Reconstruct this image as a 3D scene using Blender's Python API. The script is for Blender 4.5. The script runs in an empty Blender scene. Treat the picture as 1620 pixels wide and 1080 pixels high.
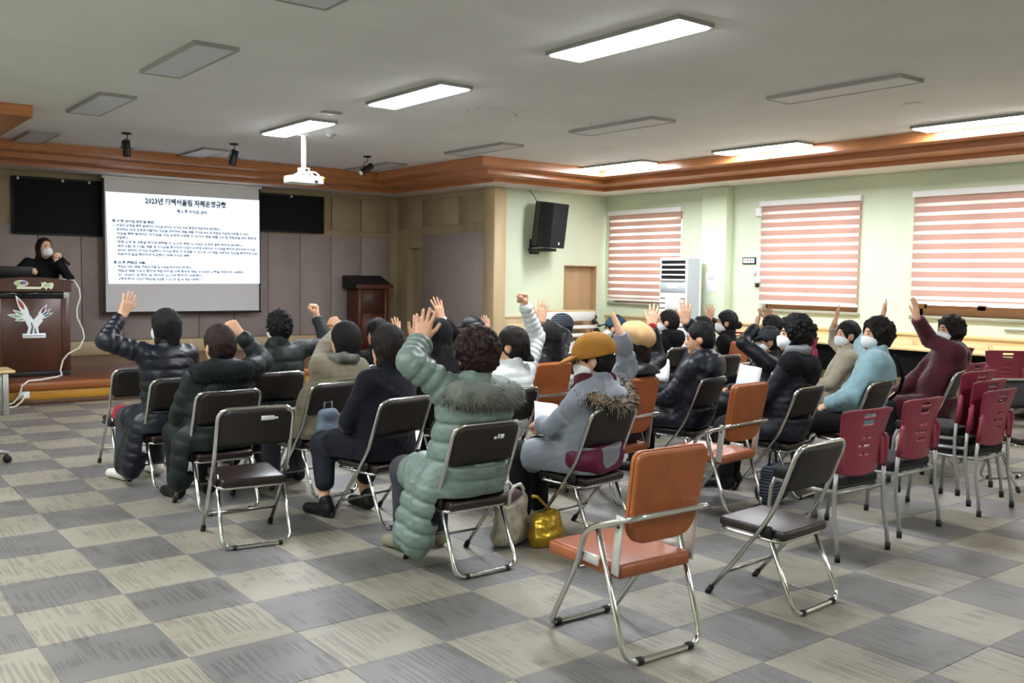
import bpy, bmesh, math, random
import numpy as np
from mathutils import Matrix, Vector
PI = math.pi
SC = bpy.context.scene
COL = SC.collection
random.seed(7)

# ------------------------------------------------------------------ camera
cam_data = bpy.data.cameras.new('camera')
cam_data.sensor_fit = 'HORIZONTAL'
cam_data.sensor_width = 36.0
cam_data.lens = 36.0 * 1489.41 / 1620.0
cam_data.clip_start = 0.05
cam = bpy.data.objects.new('camera', cam_data)
COL.objects.link(cam)
YAW, PITCH, ROLL = 0.6595, -0.0688, 0.0150
_f = Vector((math.cos(PITCH)*math.sin(YAW), math.cos(PITCH)*math.cos(YAW), math.sin(PITCH)))
_r = Vector((math.cos(YAW), -math.sin(YAW), 0.0))
_u = _r.cross(_f)
_c, _s = math.cos(ROLL), math.sin(ROLL)
R_ = _r*_c + _u*_s
U_ = _u*_c - _r*_s
M = Matrix((R_, U_, -_f)).transposed().to_4x4()
M.translation = Vector((-1.2122, -4.4882, 1.4996))
cam.matrix_world = M
SC.camera = cam

# ------------------------------------------------------------------ colour management, world (overcast day outside)
SC.view_settings.view_transform = 'Standard'
SC.view_settings.look = 'None'
SC.view_settings.exposure = 0.0
SC.view_settings.gamma = 1.0
SC.view_settings.use_curve_mapping = False
world = bpy.data.worlds.new('overcast_sky')
SC.world = world
world.use_nodes = True
bg = world.node_tree.nodes['Background']
bg.inputs['Color'].default_value = (0.93, 0.97, 1.0, 1.0)
bg.inputs['Strength'].default_value = 7.0
LAMP_ON = 87.0
SC.cycles.max_bounces = 8
SC.cycles.diffuse_bounces = 5
SC.cycles.glossy_bounces = 3

# ------------------------------------------------------------------ materials
def lin(h):
    h = h.lstrip('#')
    out = []
    for i in (0, 2, 4):
        v = int(h[i:i+2], 16)/255.0
        out.append(v/12.92 if v <= 0.04045 else ((v+0.055)/1.055)**2.4)
    return tuple(out) + (1.0,)

def mat(name, col, rough=0.6, metal=0.0, noise=0.0, nscale=8.0, stretch=(1, 1, 1), bump=0.0, bscale=60.0,
        spec=0.5, sheen=0.0, coat=0.0, col2=None, trans=0.0):
    """principled surface with procedural colour variation and fine relief in object space"""
    m = bpy.data.materials.new(name)
    m.use_nodes = True
    nt = m.node_tree
    b = nt.nodes['Principled BSDF']
    b.inputs['Base Color'].default_value = lin(col)
    b.inputs['Roughness'].default_value = rough
    b.inputs['Metallic'].default_value = metal
    b.inputs['Specular IOR Level'].default_value = spec
    if sheen:
        b.inputs['Sheen Weight'].default_value = sheen
        b.inputs['Sheen Roughness'].default_value = 0.4
    if coat:
        b.inputs['Coat Weight'].default_value = coat
        b.inputs['Coat Roughness'].default_value = 0.15
    if noise or bump:
        tc = nt.nodes.new('ShaderNodeTexCoord')
        mp = nt.nodes.new('ShaderNodeMapping')
        mp.inputs['Scale'].default_value = stretch
        nt.links.new(tc.outputs['Object'], mp.inputs['Vector'])
    if noise:
        n = nt.nodes.new('ShaderNodeTexNoise')
        n.inputs['Scale'].default_value = nscale
        n.inputs['Detail'].default_value = 5.0
        nt.links.new(mp.outputs['Vector'], n.inputs['Vector'])
        r = nt.nodes.new('ShaderNodeValToRGB')
        c = lin(col)
        c2 = lin(col2) if col2 else tuple(max(0.0, x*(1-noise)) for x in c[:3]) + (1.0,)
        c1 = c if col2 else tuple(min(1.0, x*(1+noise*0.6)) for x in c[:3]) + (1.0,)
        r.color_ramp.elements[0].position = 0.3
        r.color_ramp.elements[0].color = c2
        r.color_ramp.elements[1].position = 0.7
        r.color_ramp.elements[1].color = c1
        nt.links.new(n.outputs['Fac'], r.inputs['Fac'])
        nt.links.new(r.outputs['Color'], b.inputs['Base Color'])
    if bump:
        n2 = nt.nodes.new('ShaderNodeTexNoise')
        n2.inputs['Scale'].default_value = bscale
        n2.inputs['Detail'].default_value = 3.0
        nt.links.new(mp.outputs['Vector'], n2.inputs['Vector'])
        bp = nt.nodes.new('ShaderNodeBump')
        bp.inputs['Strength'].default_value = bump
        bp.inputs['Distance'].default_value = 0.01
        nt.links.new(n2.outputs['Fac'], bp.inputs['Height'])
        nt.links.new(bp.outputs['Normal'], b.inputs['Normal'])
    return m

def emit(name, col, strength):
    m = bpy.data.materials.new(name)
    m.use_nodes = True
    nt = m.node_tree
    b = nt.nodes['Principled BSDF']
    b.inputs['Base Color'].default_value = lin(col)
    b.inputs['Emission Color'].default_value = lin(col)
    b.inputs['Emission Strength'].default_value = strength
    return m

def tile_mat(name, base, dark, pale):
    """vinyl carpet-look tile: patchy pin stripes along one direction, speckle, worn gloss"""
    m = bpy.data.materials.new(name)
    m.use_nodes = True
    nt = m.node_tree
    N, L = nt.nodes, nt.links
    b = N['Principled BSDF']
    geo = N.new('ShaderNodeNewGeometry')
    def noise(scale, sx, sy, detail=3.0, rough=0.5, off=0.0):
        mp = N.new('ShaderNodeMapping')
        mp.inputs['Scale'].default_value = (sx, sy, 1)
        mp.inputs['Location'].default_value = (off, off*0.7, 0)
        L.new(geo.outputs['Position'], mp.inputs['Vector'])
        n = N.new('ShaderNodeTexNoise')
        n.inputs['Scale'].default_value = scale
        n.inputs['Detail'].default_value = detail
        n.inputs['Roughness'].default_value = rough
        L.new(mp.outputs['Vector'], n.inputs['Vector'])
        return n
    def ramp(n, p0, p1, c0, c1):
        r = N.new('ShaderNodeValToRGB')
        r.color_ramp.elements[0].position = p0
        r.color_ramp.elements[0].color = c0
        r.color_ramp.elements[1].position = p1
        r.color_ramp.elements[1].color = c1
        L.new(n.outputs['Fac'], r.inputs['Fac'])
        return r
    def mix(fac, a, bcol):
        x = N.new('ShaderNodeMix')
        x.data_type = 'RGBA'
        if hasattr(fac, 'is_linked') or hasattr(fac, 'links'):
            L.new(fac, x.inputs['Factor'])
        else:
            x.inputs['Factor'].default_value = fac
        for k, v in (('A', a), ('B', bcol)):
            s = [i for i in x.inputs if i.name == k and i.type == 'RGBA'][0]
            if isinstance(v, tuple):
                s.default_value = v
            else:
                L.new(v, s)
        return [o for o in x.outputs if o.type == 'RGBA'][0]
    W, K = (1, 1, 1, 1), (0, 0, 0, 1)
    stripes = ramp(noise(76.0, 1.0, 0.04, 1.0), 0.47, 0.56, K, W)
    patch = ramp(noise(3.4, 1.0, 1.6, 2.0, 0.6, 3.1), 0.42, 0.54, K, W)
    both = N.new('ShaderNodeMath'); both.operation = 'MULTIPLY'
    L.new(stripes.outputs['Color'], both.inputs[0]); L.new(patch.outputs['Color'], both.inputs[1])
    speck = ramp(noise(240.0, 1.0, 1.0, 2.0), 0.40, 0.66, K, W)
    worn = ramp(noise(1.3, 1.0, 1.0, 4.0, 0.6, 9.0), 0.35, 0.7, K, W)
    c = mix(speck.outputs['Color'], lin(base), lin(pale))
    half = N.new('ShaderNodeMath'); half.operation = 'MULTIPLY'; half.inputs[1].default_value = 0.62
    L.new(both.outputs[0], half.inputs[0])
    c = mix(half.outputs[0], c, lin(dark))
    wf = N.new('ShaderNodeMath'); wf.operation = 'MULTIPLY'; wf.inputs[1].default_value = 0.22
    L.new(worn.outputs['Color'], wf.inputs[0])
    c = mix(wf.outputs[0], c, lin(dark))
    L.new(c, b.inputs['Base Color'])
    rr = N.new('ShaderNodeMapRange')
    rr.inputs['To Min'].default_value = 0.30
    rr.inputs['To Max'].default_value = 0.46
    L.new(speck.outputs['Color'], rr.inputs['Value'])
    L.new(rr.outputs['Result'], b.inputs['Roughness'])
    b.inputs['Specular IOR Level'].default_value = 0.55
    bp = N.new('ShaderNodeBump'); bp.inputs['Strength'].default_value = 0.25; bp.inputs['Distance'].default_value = 0.004
    L.new(speck.outputs['Color'], bp.inputs['Height']); L.new(bp.outputs['Normal'], b.inputs['Normal'])
    return m

def fabric_glow(name, col, fac, clear=0.0):
    """window fabric: diffuse front, daylight passing through as translucency, open weave as clear share"""
    m = bpy.data.materials.new(name)
    m.use_nodes = True
    nt = m.node_tree
    for n in list(nt.nodes):
        if n.type != 'OUTPUT_MATERIAL':
            nt.nodes.remove(n)
    out = [n for n in nt.nodes if n.type == 'OUTPUT_MATERIAL'][0]
    d = nt.nodes.new('ShaderNodeBsdfDiffuse'); d.inputs['Color'].default_value = lin(col)
    t = nt.nodes.new('ShaderNodeBsdfTranslucent'); t.inputs['Color'].default_value = lin(col)
    x = nt.nodes.new('ShaderNodeMixShader'); x.inputs['Fac'].default_value = fac
    nt.links.new(d.outputs[0], x.inputs[1]); nt.links.new(t.outputs[0], x.inputs[2])
    last = x
    if clear:
        c = nt.nodes.new('ShaderNodeBsdfTransparent'); c.inputs['Color'].default_value = (1, 1, 1, 1)
        y = nt.nodes.new('ShaderNodeMixShader'); y.inputs['Fac'].default_value = clear
        nt.links.new(x.outputs[0], y.inputs[1]); nt.links.new(c.outputs[0], y.inputs[2])
        last = y
    nt.links.new(last.outputs[0], out.inputs['Surface'])
    return m

def pane_mat(name):
    m = bpy.data.materials.new(name)
    m.use_nodes = True
    nt = m.node_tree
    for n in list(nt.nodes):
        if n.type != 'OUTPUT_MATERIAL':
            nt.nodes.remove(n)
    out = [n for n in nt.nodes if n.type == 'OUTPUT_MATERIAL'][0]
    t = nt.nodes.new('ShaderNodeBsdfTransparent'); t.inputs['Color'].default_value = (0.93, 0.96, 0.95, 1)
    g = nt.nodes.new('ShaderNodeBsdfGlossy'); g.inputs['Roughness'].default_value = 0.02
    x = nt.nodes.new('ShaderNodeMixShader'); x.inputs['Fac'].default_value = 0.06
    nt.links.new(t.outputs[0], x.inputs[1]); nt.links.new(g.outputs[0], x.inputs[2])
    nt.links.new(x.outputs[0], out.inputs['Surface'])
    return m

MT = {
 'ceiling': mat('ceiling_paint', '#e1e2e1', 0.85, noise=0.05, nscale=1.2, bump=0.15, bscale=180),
 'soffit': mat('soffit_paint', '#dcd8d0', 0.8),
 'mint': mat('mint_wall_paint', '#d3ddc2', 0.75, noise=0.04, nscale=1.5, bump=0.05, bscale=120),
 'cornice': mat('cornice_wood', '#bb7a49', 0.30, noise=0.22, nscale=5.0, stretch=(0.25, 0.25, 9), bump=0.03, bscale=40, coat=0.2),
 'panel': mat('grey_acoustic_panel', '#a89d98', 0.9, noise=0.06, nscale=4, bump=0.2, bscale=220),
 'panelwood': mat('olive_wood_panel', '#ac9c7c', 0.65, noise=0.10, nscale=5, stretch=(1, 1, 0.2)),
 'palewood': mat('pale_wood', '#cdb78f', 0.5, noise=0.10, nscale=7, stretch=(1, 1, 0.15)),
 'doorwood': mat('beige_door_wood', '#b99a74', 0.5, noise=0.12, nscale=6, stretch=(1, 1, 0.12)),
 'wainwood': mat('wainscot_wood', '#d8bf8c', 0.5, noise=0.08, nscale=6, stretch=(0.2, 0.2, 1)),
 'stagetop': mat('stage_top_brown', '#6d4636', 0.28, noise=0.2, nscale=6, stretch=(0.2, 2, 1)),
 'stagelip': mat('stage_lip_wood', '#8f5324', 0.35, noise=0.2, nscale=6, stretch=(0.3, 1, 4)),
 'stageface': mat('stage_face_wood', '#b98426', 0.45, noise=0.15, nscale=6, stretch=(0.3, 1, 4)),
 'stagebase': mat('stage_kick_wood', '#5a3a20', 0.5, noise=0.15),
 'darkwood': mat('dark_brown_veneer', '#4a2a1c', 0.38, noise=0.2, nscale=5, stretch=(1.5, 1.5, 0.2)),
 'redwood': mat('reddish_brown_veneer', '#5c2d1c', 0.35, noise=0.2, nscale=5, stretch=(1.5, 1.5, 0.2)),
 'black': mat('matte_black', '#101011', 0.55),
 'blackgloss': mat('dark_glass', '#0c1416', 0.15),
 'rubber': mat('black_rubber', '#0b0b0c', 0.6),
 'blackcloth': mat('black_cloth', '#151518', 0.95, noise=0.2, nscale=30),
 'chrome': mat('chrome_tube', '#d4d4d0', 0.16, 1.0),
 'dullchrome': mat('worn_chrome_tube', '#8d8a84', 0.30, 1.0),
 'greymetal': mat('grey_painted_tube', '#a3a49f', 0.38, 0.55),
 'whitemetal': mat('white_enamel', '#e9e9e6', 0.35),
 'bracket': mat('pale_bracket_steel', '#c9c8c2', 0.35, 0.4),
 'brownvinyl': mat('dark_brown_vinyl', '#231815', 0.33, noise=0.12, nscale=14, bump=0.08, bscale=90),
 'brownback': mat('dark_brown_back_vinyl', '#1f1714', 0.55, noise=0.12, nscale=14, bump=0.08, bscale=120),
 'orange': mat('tan_leather', '#a0592a', 0.45, noise=0.16, nscale=9, bump=0.12, bscale=60),
 'orangeseat': mat('tan_leather_seat', '#9c5530', 0.36, noise=0.14, nscale=9, bump=0.12, bscale=60),
 'redplastic': mat('burgundy_plastic', '#84293d', 0.42, noise=0.05, nscale=20),
 'redplastic2': mat('burgundy_plastic_dark', '#7a2138', 0.42, noise=0.05, nscale=20),
 'blackseat': mat('black_fabric_seat', '#17161a', 0.9, noise=0.3, nscale=60, bump=0.2, bscale=300),
 'white': mat('white_plastic', '#ececea', 0.4),
 'offwhite': mat('off_white_paint', '#dcdcd8', 0.6),
 'paper': mat('white_paper', '#eef0f2', 0.8),
 'screen': mat('screen_cloth', '#eaeaec', 0.9),
 'acgrey': mat('ac_side_grey', '#b9c2c8', 0.4),
 'diffuser_off': mat('light_diffuser_unlit', '#c9ccd2', 0.5),
 'lampframe': mat('lamp_frame_steel', '#9d9b96', 0.45, 0.3),
 'diffuser_on': emit('light_diffuser_lit', '#f4f8ff', LAMP_ON),
 'slide': emit('projected_slide', '#e6f2ff', 0.95),
 'ink': mat('slide_text_ink', '#10183f', 0.9),
 'print': mat('grey_print', '#8e949a', 0.9),
 'tile_light': tile_mat('floor_tile_light', '#8d8879', '#645f55', '#9e998a'),
 'tile_dark': tile_mat('floor_tile_dark', '#6a6866', '#474543', '#7a7875'),
 'grout': mat('floor_screed', '#4b4a48', 0.8),
 'blind': fabric_glow('blind_band_fabric', '#d2b1a4', 0.42),
 'sheer': fabric_glow('blind_sheer_fabric', '#f3e2da', 0.75, 0.25),
 'windowframe': mat('window_frame_brown', '#9a6f45', 0.5, noise=0.12, nscale=6, stretch=(0.3, 0.3, 2)),
 'pane': pane_mat('window_pane_glass'),
 'sill': mat('window_sill_stone', '#9a9a86', 0.6, noise=0.1),
 'tabletop': mat('desk_top_wood', '#d9bd84', 0.45, noise=0.08, nscale=5, stretch=(2, 0.3, 1)),
 'cable': mat('white_cable', '#d6d2c4', 0.5),
 'gold': mat('gold_foil_fabric', '#c2a034', 0.30, 0.75, noise=0.2, nscale=12, bump=0.5, bscale=14),
 'cream': mat('cream_printed_cotton', '#cfc7b6', 0.85, noise=0.35, nscale=14, col2='#8f8776'),
}

# ------------------------------------------------------------------ mesh helpers
class MB:
    """collects shapes; build() links them as one mesh object"""
    def __init__(s):
        s.v, s.f, s.sm = [], [], []
    def add(s, verts, faces, smooth=False):
        o = len(s.v)
        s.v.extend([tuple(float(c) for c in p) for p in verts])
        s.f.extend([tuple(i+o for i in f) for f in faces])
        s.sm.extend([smooth]*len(faces))
        return s
    def box(s, x0, x1, y0, y1, z0, z1, T=None):
        P = [(x0,y0,z0),(x1,y0,z0),(x1,y1,z0),(x0,y1,z0),(x0,y0,z1),(x1,y0,z1),(x1,y1,z1),(x0,y1,z1)]
        if T is not None:
            P = [tuple(T @ Vector(p)) for p in P]
        return s.add(P, [(0,3,2,1),(4,5,6,7),(0,1,5,4),(1,2,6,5),(2,3,7,6),(3,0,4,7)])
    def rbox(s, x0, x1, y0, y1, z0, z1, b=0.01, seg=2, T=None):
        bm = bmesh.new()
        bmesh.ops.create_cube(bm, size=1.0)
        for v in bm.verts:
            v.co = Vector(((x0+x1)/2+v.co.x*(x1-x0), (y0+y1)/2+v.co.y*(y1-y0), (z0+z1)/2+v.co.z*(z1-z0)))
        bmesh.ops.bevel(bm, geom=bm.edges[:], offset=b, segments=seg, profile=0.6, affect='EDGES')
        return s.bm(bm, T, True)
    def bm(s, bm, T=None, smooth=True):
        bm.verts.ensure_lookup_table()
        bm.verts.index_update()
        P = [tuple(T @ v.co) if T is not None else tuple(v.co) for v in bm.verts]
        F = [tuple(v.index for v in f.verts) for f in bm.faces]
        bm.free()
        return s.add(P, F, smooth)
    def tube(s, pts, r, n=8, closed=False, cap=True):
        P = [Vector(p) for p in pts]
        m = len(P)
        T = []
        for i in range(m):
            if closed:
                d = P[(i+1) % m]-P[i-1]
            else:
                d = P[min(i+1, m-1)]-P[max(i-1, 0)]
            T.append(d.normalized())
        a = Vector((0, 0, 1)) if abs(T[0].z) < 0.9 else Vector((1, 0, 0))
        nrm = (a - T[0]*a.dot(T[0])).normalized()
        V, F = [], []
        for i in range(m):
            nrm = (nrm - T[i]*nrm.dot(T[i])).normalized()
            bn = T[i].cross(nrm)
            rr = r[i] if isinstance(r, (list, tuple)) else r
            for k in range(n):
                an = 2*PI*k/n
                V.append(P[i]+nrm*math.cos(an)*rr+bn*math.sin(an)*rr)
        for i in range(m if closed else m-1):
            for k in range(n):
                j = (i+1) % m
                F.append((i*n+k, i*n+(k+1) % n, j*n+(k+1) % n, j*n+k))
        if cap and not closed:
            F.append(tuple(reversed(range(n))))
            F.append(tuple((m-1)*n+k for k in range(n)))
        return s.add(V, F, True)
    def cyl(s, p0, p1, r, n=12, r1=None):
        return s.tube([p0, p1], [r, r if r1 is None else r1], n)
    def prism(s, poly, axis, a, b, T=None):
        """poly of 2-D points extruded along axis from a to b; poly is in the other two axes in order"""
        def P(p, t):
            q = {'x': (t, p[0], p[1]), 'y': (p[0], t, p[1]), 'z': (p[0], p[1], t)}[axis]
            return tuple(T @ Vector(q)) if T is not None else q
        n = len(poly)
        V = [P(p, a) for p in poly]+[P(p, b) for p in poly]
        F = [tuple(range(n)), tuple(reversed(range(n, 2*n)))]+[(i, i+n, (i+1) % n+n, (i+1) % n) for i in range(n)]
        return s.add(V, F)
    def lathe(s, prof, c=(0, 0, 0), n=24):
        V, F = [], []
        m = len(prof)
        for k in range(n):
            a = 2*PI*k/n
            for r, z in prof:
                V.append((c[0]+r*math.cos(a), c[1]+r*math.sin(a), c[2]+z))
        for k in range(n):
            for i in range(m-1):
                j = (k+1) % n
                F.append((k*m+i, j*m+i, j*m+i+1, k*m+i+1))
        return s.add(V, F, True)
    def build(s, name, material, parent=None, label=None, cat=None, group=None, kind=None, loc=None):
        me = bpy.data.meshes.new(name)
        me.from_pydata(s.v, [], s.f)
        me.materials.append(MT[material] if isinstance(material, str) else material)
        me.polygons.foreach_set('use_smooth', s.sm)
        me.update()
        b = bmesh.new(); b.from_mesh(me)
        bmesh.ops.recalc_face_normals(b, faces=b.faces)
        b.to_mesh(me); b.free()
        o = bpy.data.objects.new(name, me)
        COL.objects.link(o)
        if parent is not None:
            o.parent = parent
        if loc is not None:
            o.location = loc
        tag(o, label, cat, group, kind)
        return o

def tag(o, label=None, cat=None, group=None, kind=None):
    if label: o['label'] = label
    if cat: o['category'] = cat
    if group: o['group'] = group
    if kind: o['kind'] = kind
    return o

def thing(name, loc=(0, 0, 0), rz=0.0, label=None, cat=None, group=None, kind=None):
    o = bpy.data.objects.new(name, None)
    o.empty_display_size = 0.05
    COL.objects.link(o)
    o.location = loc
    o.rotation_euler = (0, 0, rz)
    return tag(o, label, cat, group, kind)

def copy_tree(o, parent=None):
    c = o.copy()
    COL.objects.link(c)
    c.parent = parent
    for ch in list(o.children):
        copy_tree(ch, c)
    return c

def fillet(pts, rad, seg=5, closed=False):
    """round the corners of a polyline"""
    P = [Vector(p) for p in pts]
    out = []
    n = len(P)
    for i in range(n):
        if not closed and i in (0, n-1):
            out.append(P[i]); continue
        a, b, c = P[i-1], P[i], P[(i+1) % n]
        d1, d2 = (a-b), (c-b)
        r = min(rad if not isinstance(rad, dict) else rad.get(i, 0.03), d1.length*0.48, d2.length*0.48)
        p, q = b+d1.normalized()*r, b+d2.normalized()*r
        for k in range(seg+1):
            t = k/seg
            out.append(p*(1-t)**2 + b*2*t*(1-t) + q*t**2)
    return out

def text_curve(body, size, align, bold):
    cu = bpy.data.curves.new('lettering', 'FONT')
    cu.body = body
    cu.size = size
    cu.align_x = align
    cu.resolution_u = 1
    cu.offset = bold
    tmp = bpy.data.objects.new('lettering', cu)
    COL.objects.link(tmp)
    return tmp
def text_obj(name, tmp, material, parent, loc, rot, width):
    """lettering as a flat mesh, set to the given width"""
    me = bpy.data.meshes.new_from_object(tmp.evaluated_get(bpy.context.evaluated_depsgraph_get()))
    cu = tmp.data
    bpy.data.objects.remove(tmp)
    bpy.data.curves.remove(cu)
    me.materials.clear()
    me.materials.append(MT[material])
    o = bpy.data.objects.new(name, me)
    COL.objects.link(o)
    o.parent = parent
    o.location = loc
    o.rotation_euler = rot
    xs = [v.co.x for v in me.vertices]
    o.scale = (width/(max(xs)-min(xs)), 1, 1)
    o['kind'] = 'stuff'
    return o

# ================================================================== THE ROOM
TS = 0.45                         # floor tile
H = 3.11                          # ceiling
ZS = 2.868                        # soffit
XR, XL, YB, YF = 9.86, -2.81, -8.0, 7.2   # right, left, rear wall behind the camera, front wall plane
XS, XSL, YST = 7.51, -0.47, 10.15         # stage recess: right side, left side, back
STH, YSF = 0.26, 6.93                     # stage height, stage front

# ---- floor: screed slab, tiles as parts
fl = MB().box(XL-0.2, XR+0.2, YB-0.2, YST+0.2, -0.12, -0.004).build('floor', 'grout', kind='structure', label='checkered grey and beige vinyl tile floor')
def tile_mesh(name, m):
    g, b = 0.0008, 0.004
    h = TS/2-g
    o, i = h, h-b
    V = [(-o,-o,-0.004),(o,-o,-0.004),(o,o,-0.004),(-o,o,-0.004),(-o,-o,-0.0016),(o,-o,-0.0016),(o,o,-0.0016),(-o,o,-0.0016),
         (-i,-i,0),(i,-i,0),(i,i,0),(-i,i,0)]
    F = [(0,1,5,4),(1,2,6,5),(2,3,7,6),(3,0,4,7),(4,5,9,8),(5,6,10,9),(6,7,11,10),(7,4,8,11),(8,9,10,11)]
    me = bpy.data.meshes.new(name)
    me.from_pydata(V, [], F)
    me.materials.append(MT[m])
    return me, V, F
tile_l, TV, TF = tile_mesh('floor_tile_light', 'tile_light')
tile_d, _, _ = tile_mesh('floor_tile_dark', 'tile_dark')
Minv = M.inverted()
def scr(p):
    q = Minv @ Vector(p)
    if q.z > -0.3:
        return None
    return (1489.41*q.x/-q.z, 1489.41*q.y/-q.z)
cells = []
for ix in range(int(XL/TS)-1, int(XR/TS)+1):
    for iy in range(int(YB/TS)-1, int(YSF/TS)+1):
        cx, cy = (ix+0.5)*TS, (iy+0.5)*TS
        if cx < XL-0.1 or cx > XR+0.1 or cy < YB-0.1 or cy > YSF+0.2:
            continue
        s = [scr((cx+a*TS/2, cy+b*TS/2, 0)) for a, b in ((-1,-1),(1,-1),(1,1),(-1,1))]
        area = 0.0
        if None not in s:
            if any(abs(x) < 810 and abs(y) < 540 for x, y in s):
                area = abs(sum(s[i][0]*s[(i+1) % 4][1]-s[(i+1) % 4][0]*s[i][1] for i in range(4)))/2
        cells.append((area, ix, iy, cx, cy))
cells.sort(reverse=True)
rest = MB()
rest_m = []
for n, (area, ix, iy, cx, cy) in enumerate(cells):
    light = (ix+iy) % 2 == 0
    if n < 300:
        o = bpy.data.objects.new('floor_tile', tile_l if light else tile_d)
        COL.objects.link(o)
        o.parent = fl
        o.location = (cx, cy, 0)
    else:
        rest.add([(x+cx, y+cy, z) for x, y, z in TV], TF)
        rest_m += [0 if light else 1]*len(TF)
ro = rest.build('floor_tiles_beyond', 'tile_light', fl, kind='stuff')
ro.data.materials.append(MT['tile_dark'])
ro.data.polygons.foreach_set('material_index', rest_m)

# ---- ceiling and stepped cornice
MB().box(XL-0.2, XR+0.2, YB-0.2, YST+0.2, H, H+0.1).build('ceiling', 'ceiling', kind='structure', label='off-white plastered ceiling')
OUT = [(8.45, -6.6), (8.45, 5.85), (6.26, 5.85), (6.26, 8.72), (0.79, 8.72), (0.79, 5.85), (-1.41, 5.85), (-1.41, -6.6)]
def ring(d):
    n = len(OUT)
    R = []
    for i in range(n):
        p, a, b = OUT[i], OUT[i-1], OUT[(i+1) % n]
        def nrm(u, v):            # outward normal (outline runs counter-clockwise)
            dx, dy = v[0]-u[0], v[1]-u[1]
            l = math.hypot(dx, dy)
            return (dy/l, -dx/l)
        n1, n2 = nrm(a, p), nrm(p, b)
        R.append((p[0]+d*(n1[0]+n2[0]), p[1]+d*(n1[1]+n2[1])))
    return R
def sweep(prof, name, m, **k):
    n = len(OUT)
    V, F = [], []
    for d, z in prof:
        V += [(x, y, z) for x, y in ring(d)]
    for j in range(len(prof)-1):
        for i in range(n):
            F.append((j*n+i, j*n+(i+1) % n, (j+1)*n+(i+1) % n, (j+1)*n+i))
    return MB().add(V, F).build(name, m, **k)
sweep([(0, H), (0, 2.996), (0.31, 2.996), (0.31, 2.926), (0.745, 2.926), (0.745, ZS)], 'trim_1', 'cornice', kind='structure',
      label='stepped orange-brown wood cornice around the raised ceiling')
sweep([(0.745, ZS), (1.42, ZS)], 'trim_2', 'soffit', kind='structure', label='white soffit strip under the wood cornice')

# ---- right wall with windows
WIN = [(5.53, 7.10), (2.46, 3.98), (0.13, 1.69), (-2.30, -0.75)]  # the last window is out of view, added for its daylight
WZ0, WZ1 = 1.10, 2.56
w = MB()
ys = [YF+0.2]
for a, b in WIN:
    w.box(XR, XR+0.22, b, ys[-1], 0, H)
    w.box(XR, XR+0.22, a, b, 0, WZ0)
    w.box(XR, XR+0.22, a, b, WZ1, H)
    ys.append(a)
w.box(XR, XR+0.22, YB-0.2, ys[-1], 0, H)
wr = w.build('wall_right', 'mint', kind='structure', label='pale mint green wall with the windows')
MB().rbox(9.70, XR+0.01, 4.53, 5.0, 0, ZS-0.002, 0.004, 1).build('pilaster', 'mint', wr)
# wainscot panels along the right wall
wn = MB().box(XR-0.02, XR, YB, YF, 0, 0.86).build('trim_3', 'wainwood', kind='structure', label='pale wood wainscot along the window wall')
MB().rbox(XR-0.04, XR+0.005, YB, YF, 0.845, 0.885, 0.005, 1).build('cap_rail', 'wainwood', wn)
y = YF-0.05
pm = None
while y > -3.0:
    if pm is None:
        o = MB().rbox(-0.012, 0.004, -0.43, 0.43, -0.33, 0.33, 0.004, 1).build('panel', 'wainwood', wn)
        pm = o.data
    else:
        o = bpy.data.objects.new('panel', pm); COL.objects.link(o); o.parent = wn
    o.location = (XR-0.022, y-0.46, 0.46)
    y -= 0.92
MB().box(XR-0.035, XR-0.02, YB, YF, 0.0, 0.09).build('baseboard_right', 'darkwood', kind='structure')

# windows and blinds
def window(k, y0, y1):
    t = thing('window_%d' % k, (XR+0.1, (y0+y1)/2, WZ0), 0, kind='structure')
    ly = (y1-y0)/2
    hz = WZ1-WZ0
    f = MB()
    for a, b, c, d in ((-ly, -ly+0.07, 0, hz), (ly-0.07, ly, 0, hz), (-ly, ly, 0, 0.08), (-ly, ly, hz-0.08, hz)):
        f.box(0.0, 0.07, a, b, c, d)
    f.build('frame', 'windowframe', t)
    for s in (-1, 1):
        c = s*(ly/2-0.02)
        hw = ly/2-0.02
        g = MB()
        x0 = 0.01 if s < 0 else 0.035
        for a, b, e, d in ((c-hw, c-hw+0.055, 0.07, hz-0.07), (c+hw-0.055, c+hw, 0.07, hz-0.07), (c-hw, c+hw, 0.07, 0.125), (c-hw, c+hw, hz-0.125, hz-0.07)):
            g.box(x0, x0+0.03, a, b, e, d)
        g = g.build('sash', 'windowframe', t)
        MB().box(x0+0.012, x0+0.017, c-hw+0.05, c+hw-0.05, 0.12, hz-0.12).build('pane', 'pane', g)
    MB().rbox(-0.14, 0.02, -ly-0.04, ly+0.04, -0.045, 0.0, 0.006, 1).build('sill', 'sill', t)
    return t
BL = {1: 'pink and white banded roller blind on the window behind the air conditioner',
      2: 'pink and white banded roller blind on the middle window',
      3: 'pink and white banded roller blind hanging short on the rightmost window',
      4: 'pink and white banded roller blind on the added window past the right edge'}
band_me = {}
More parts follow.
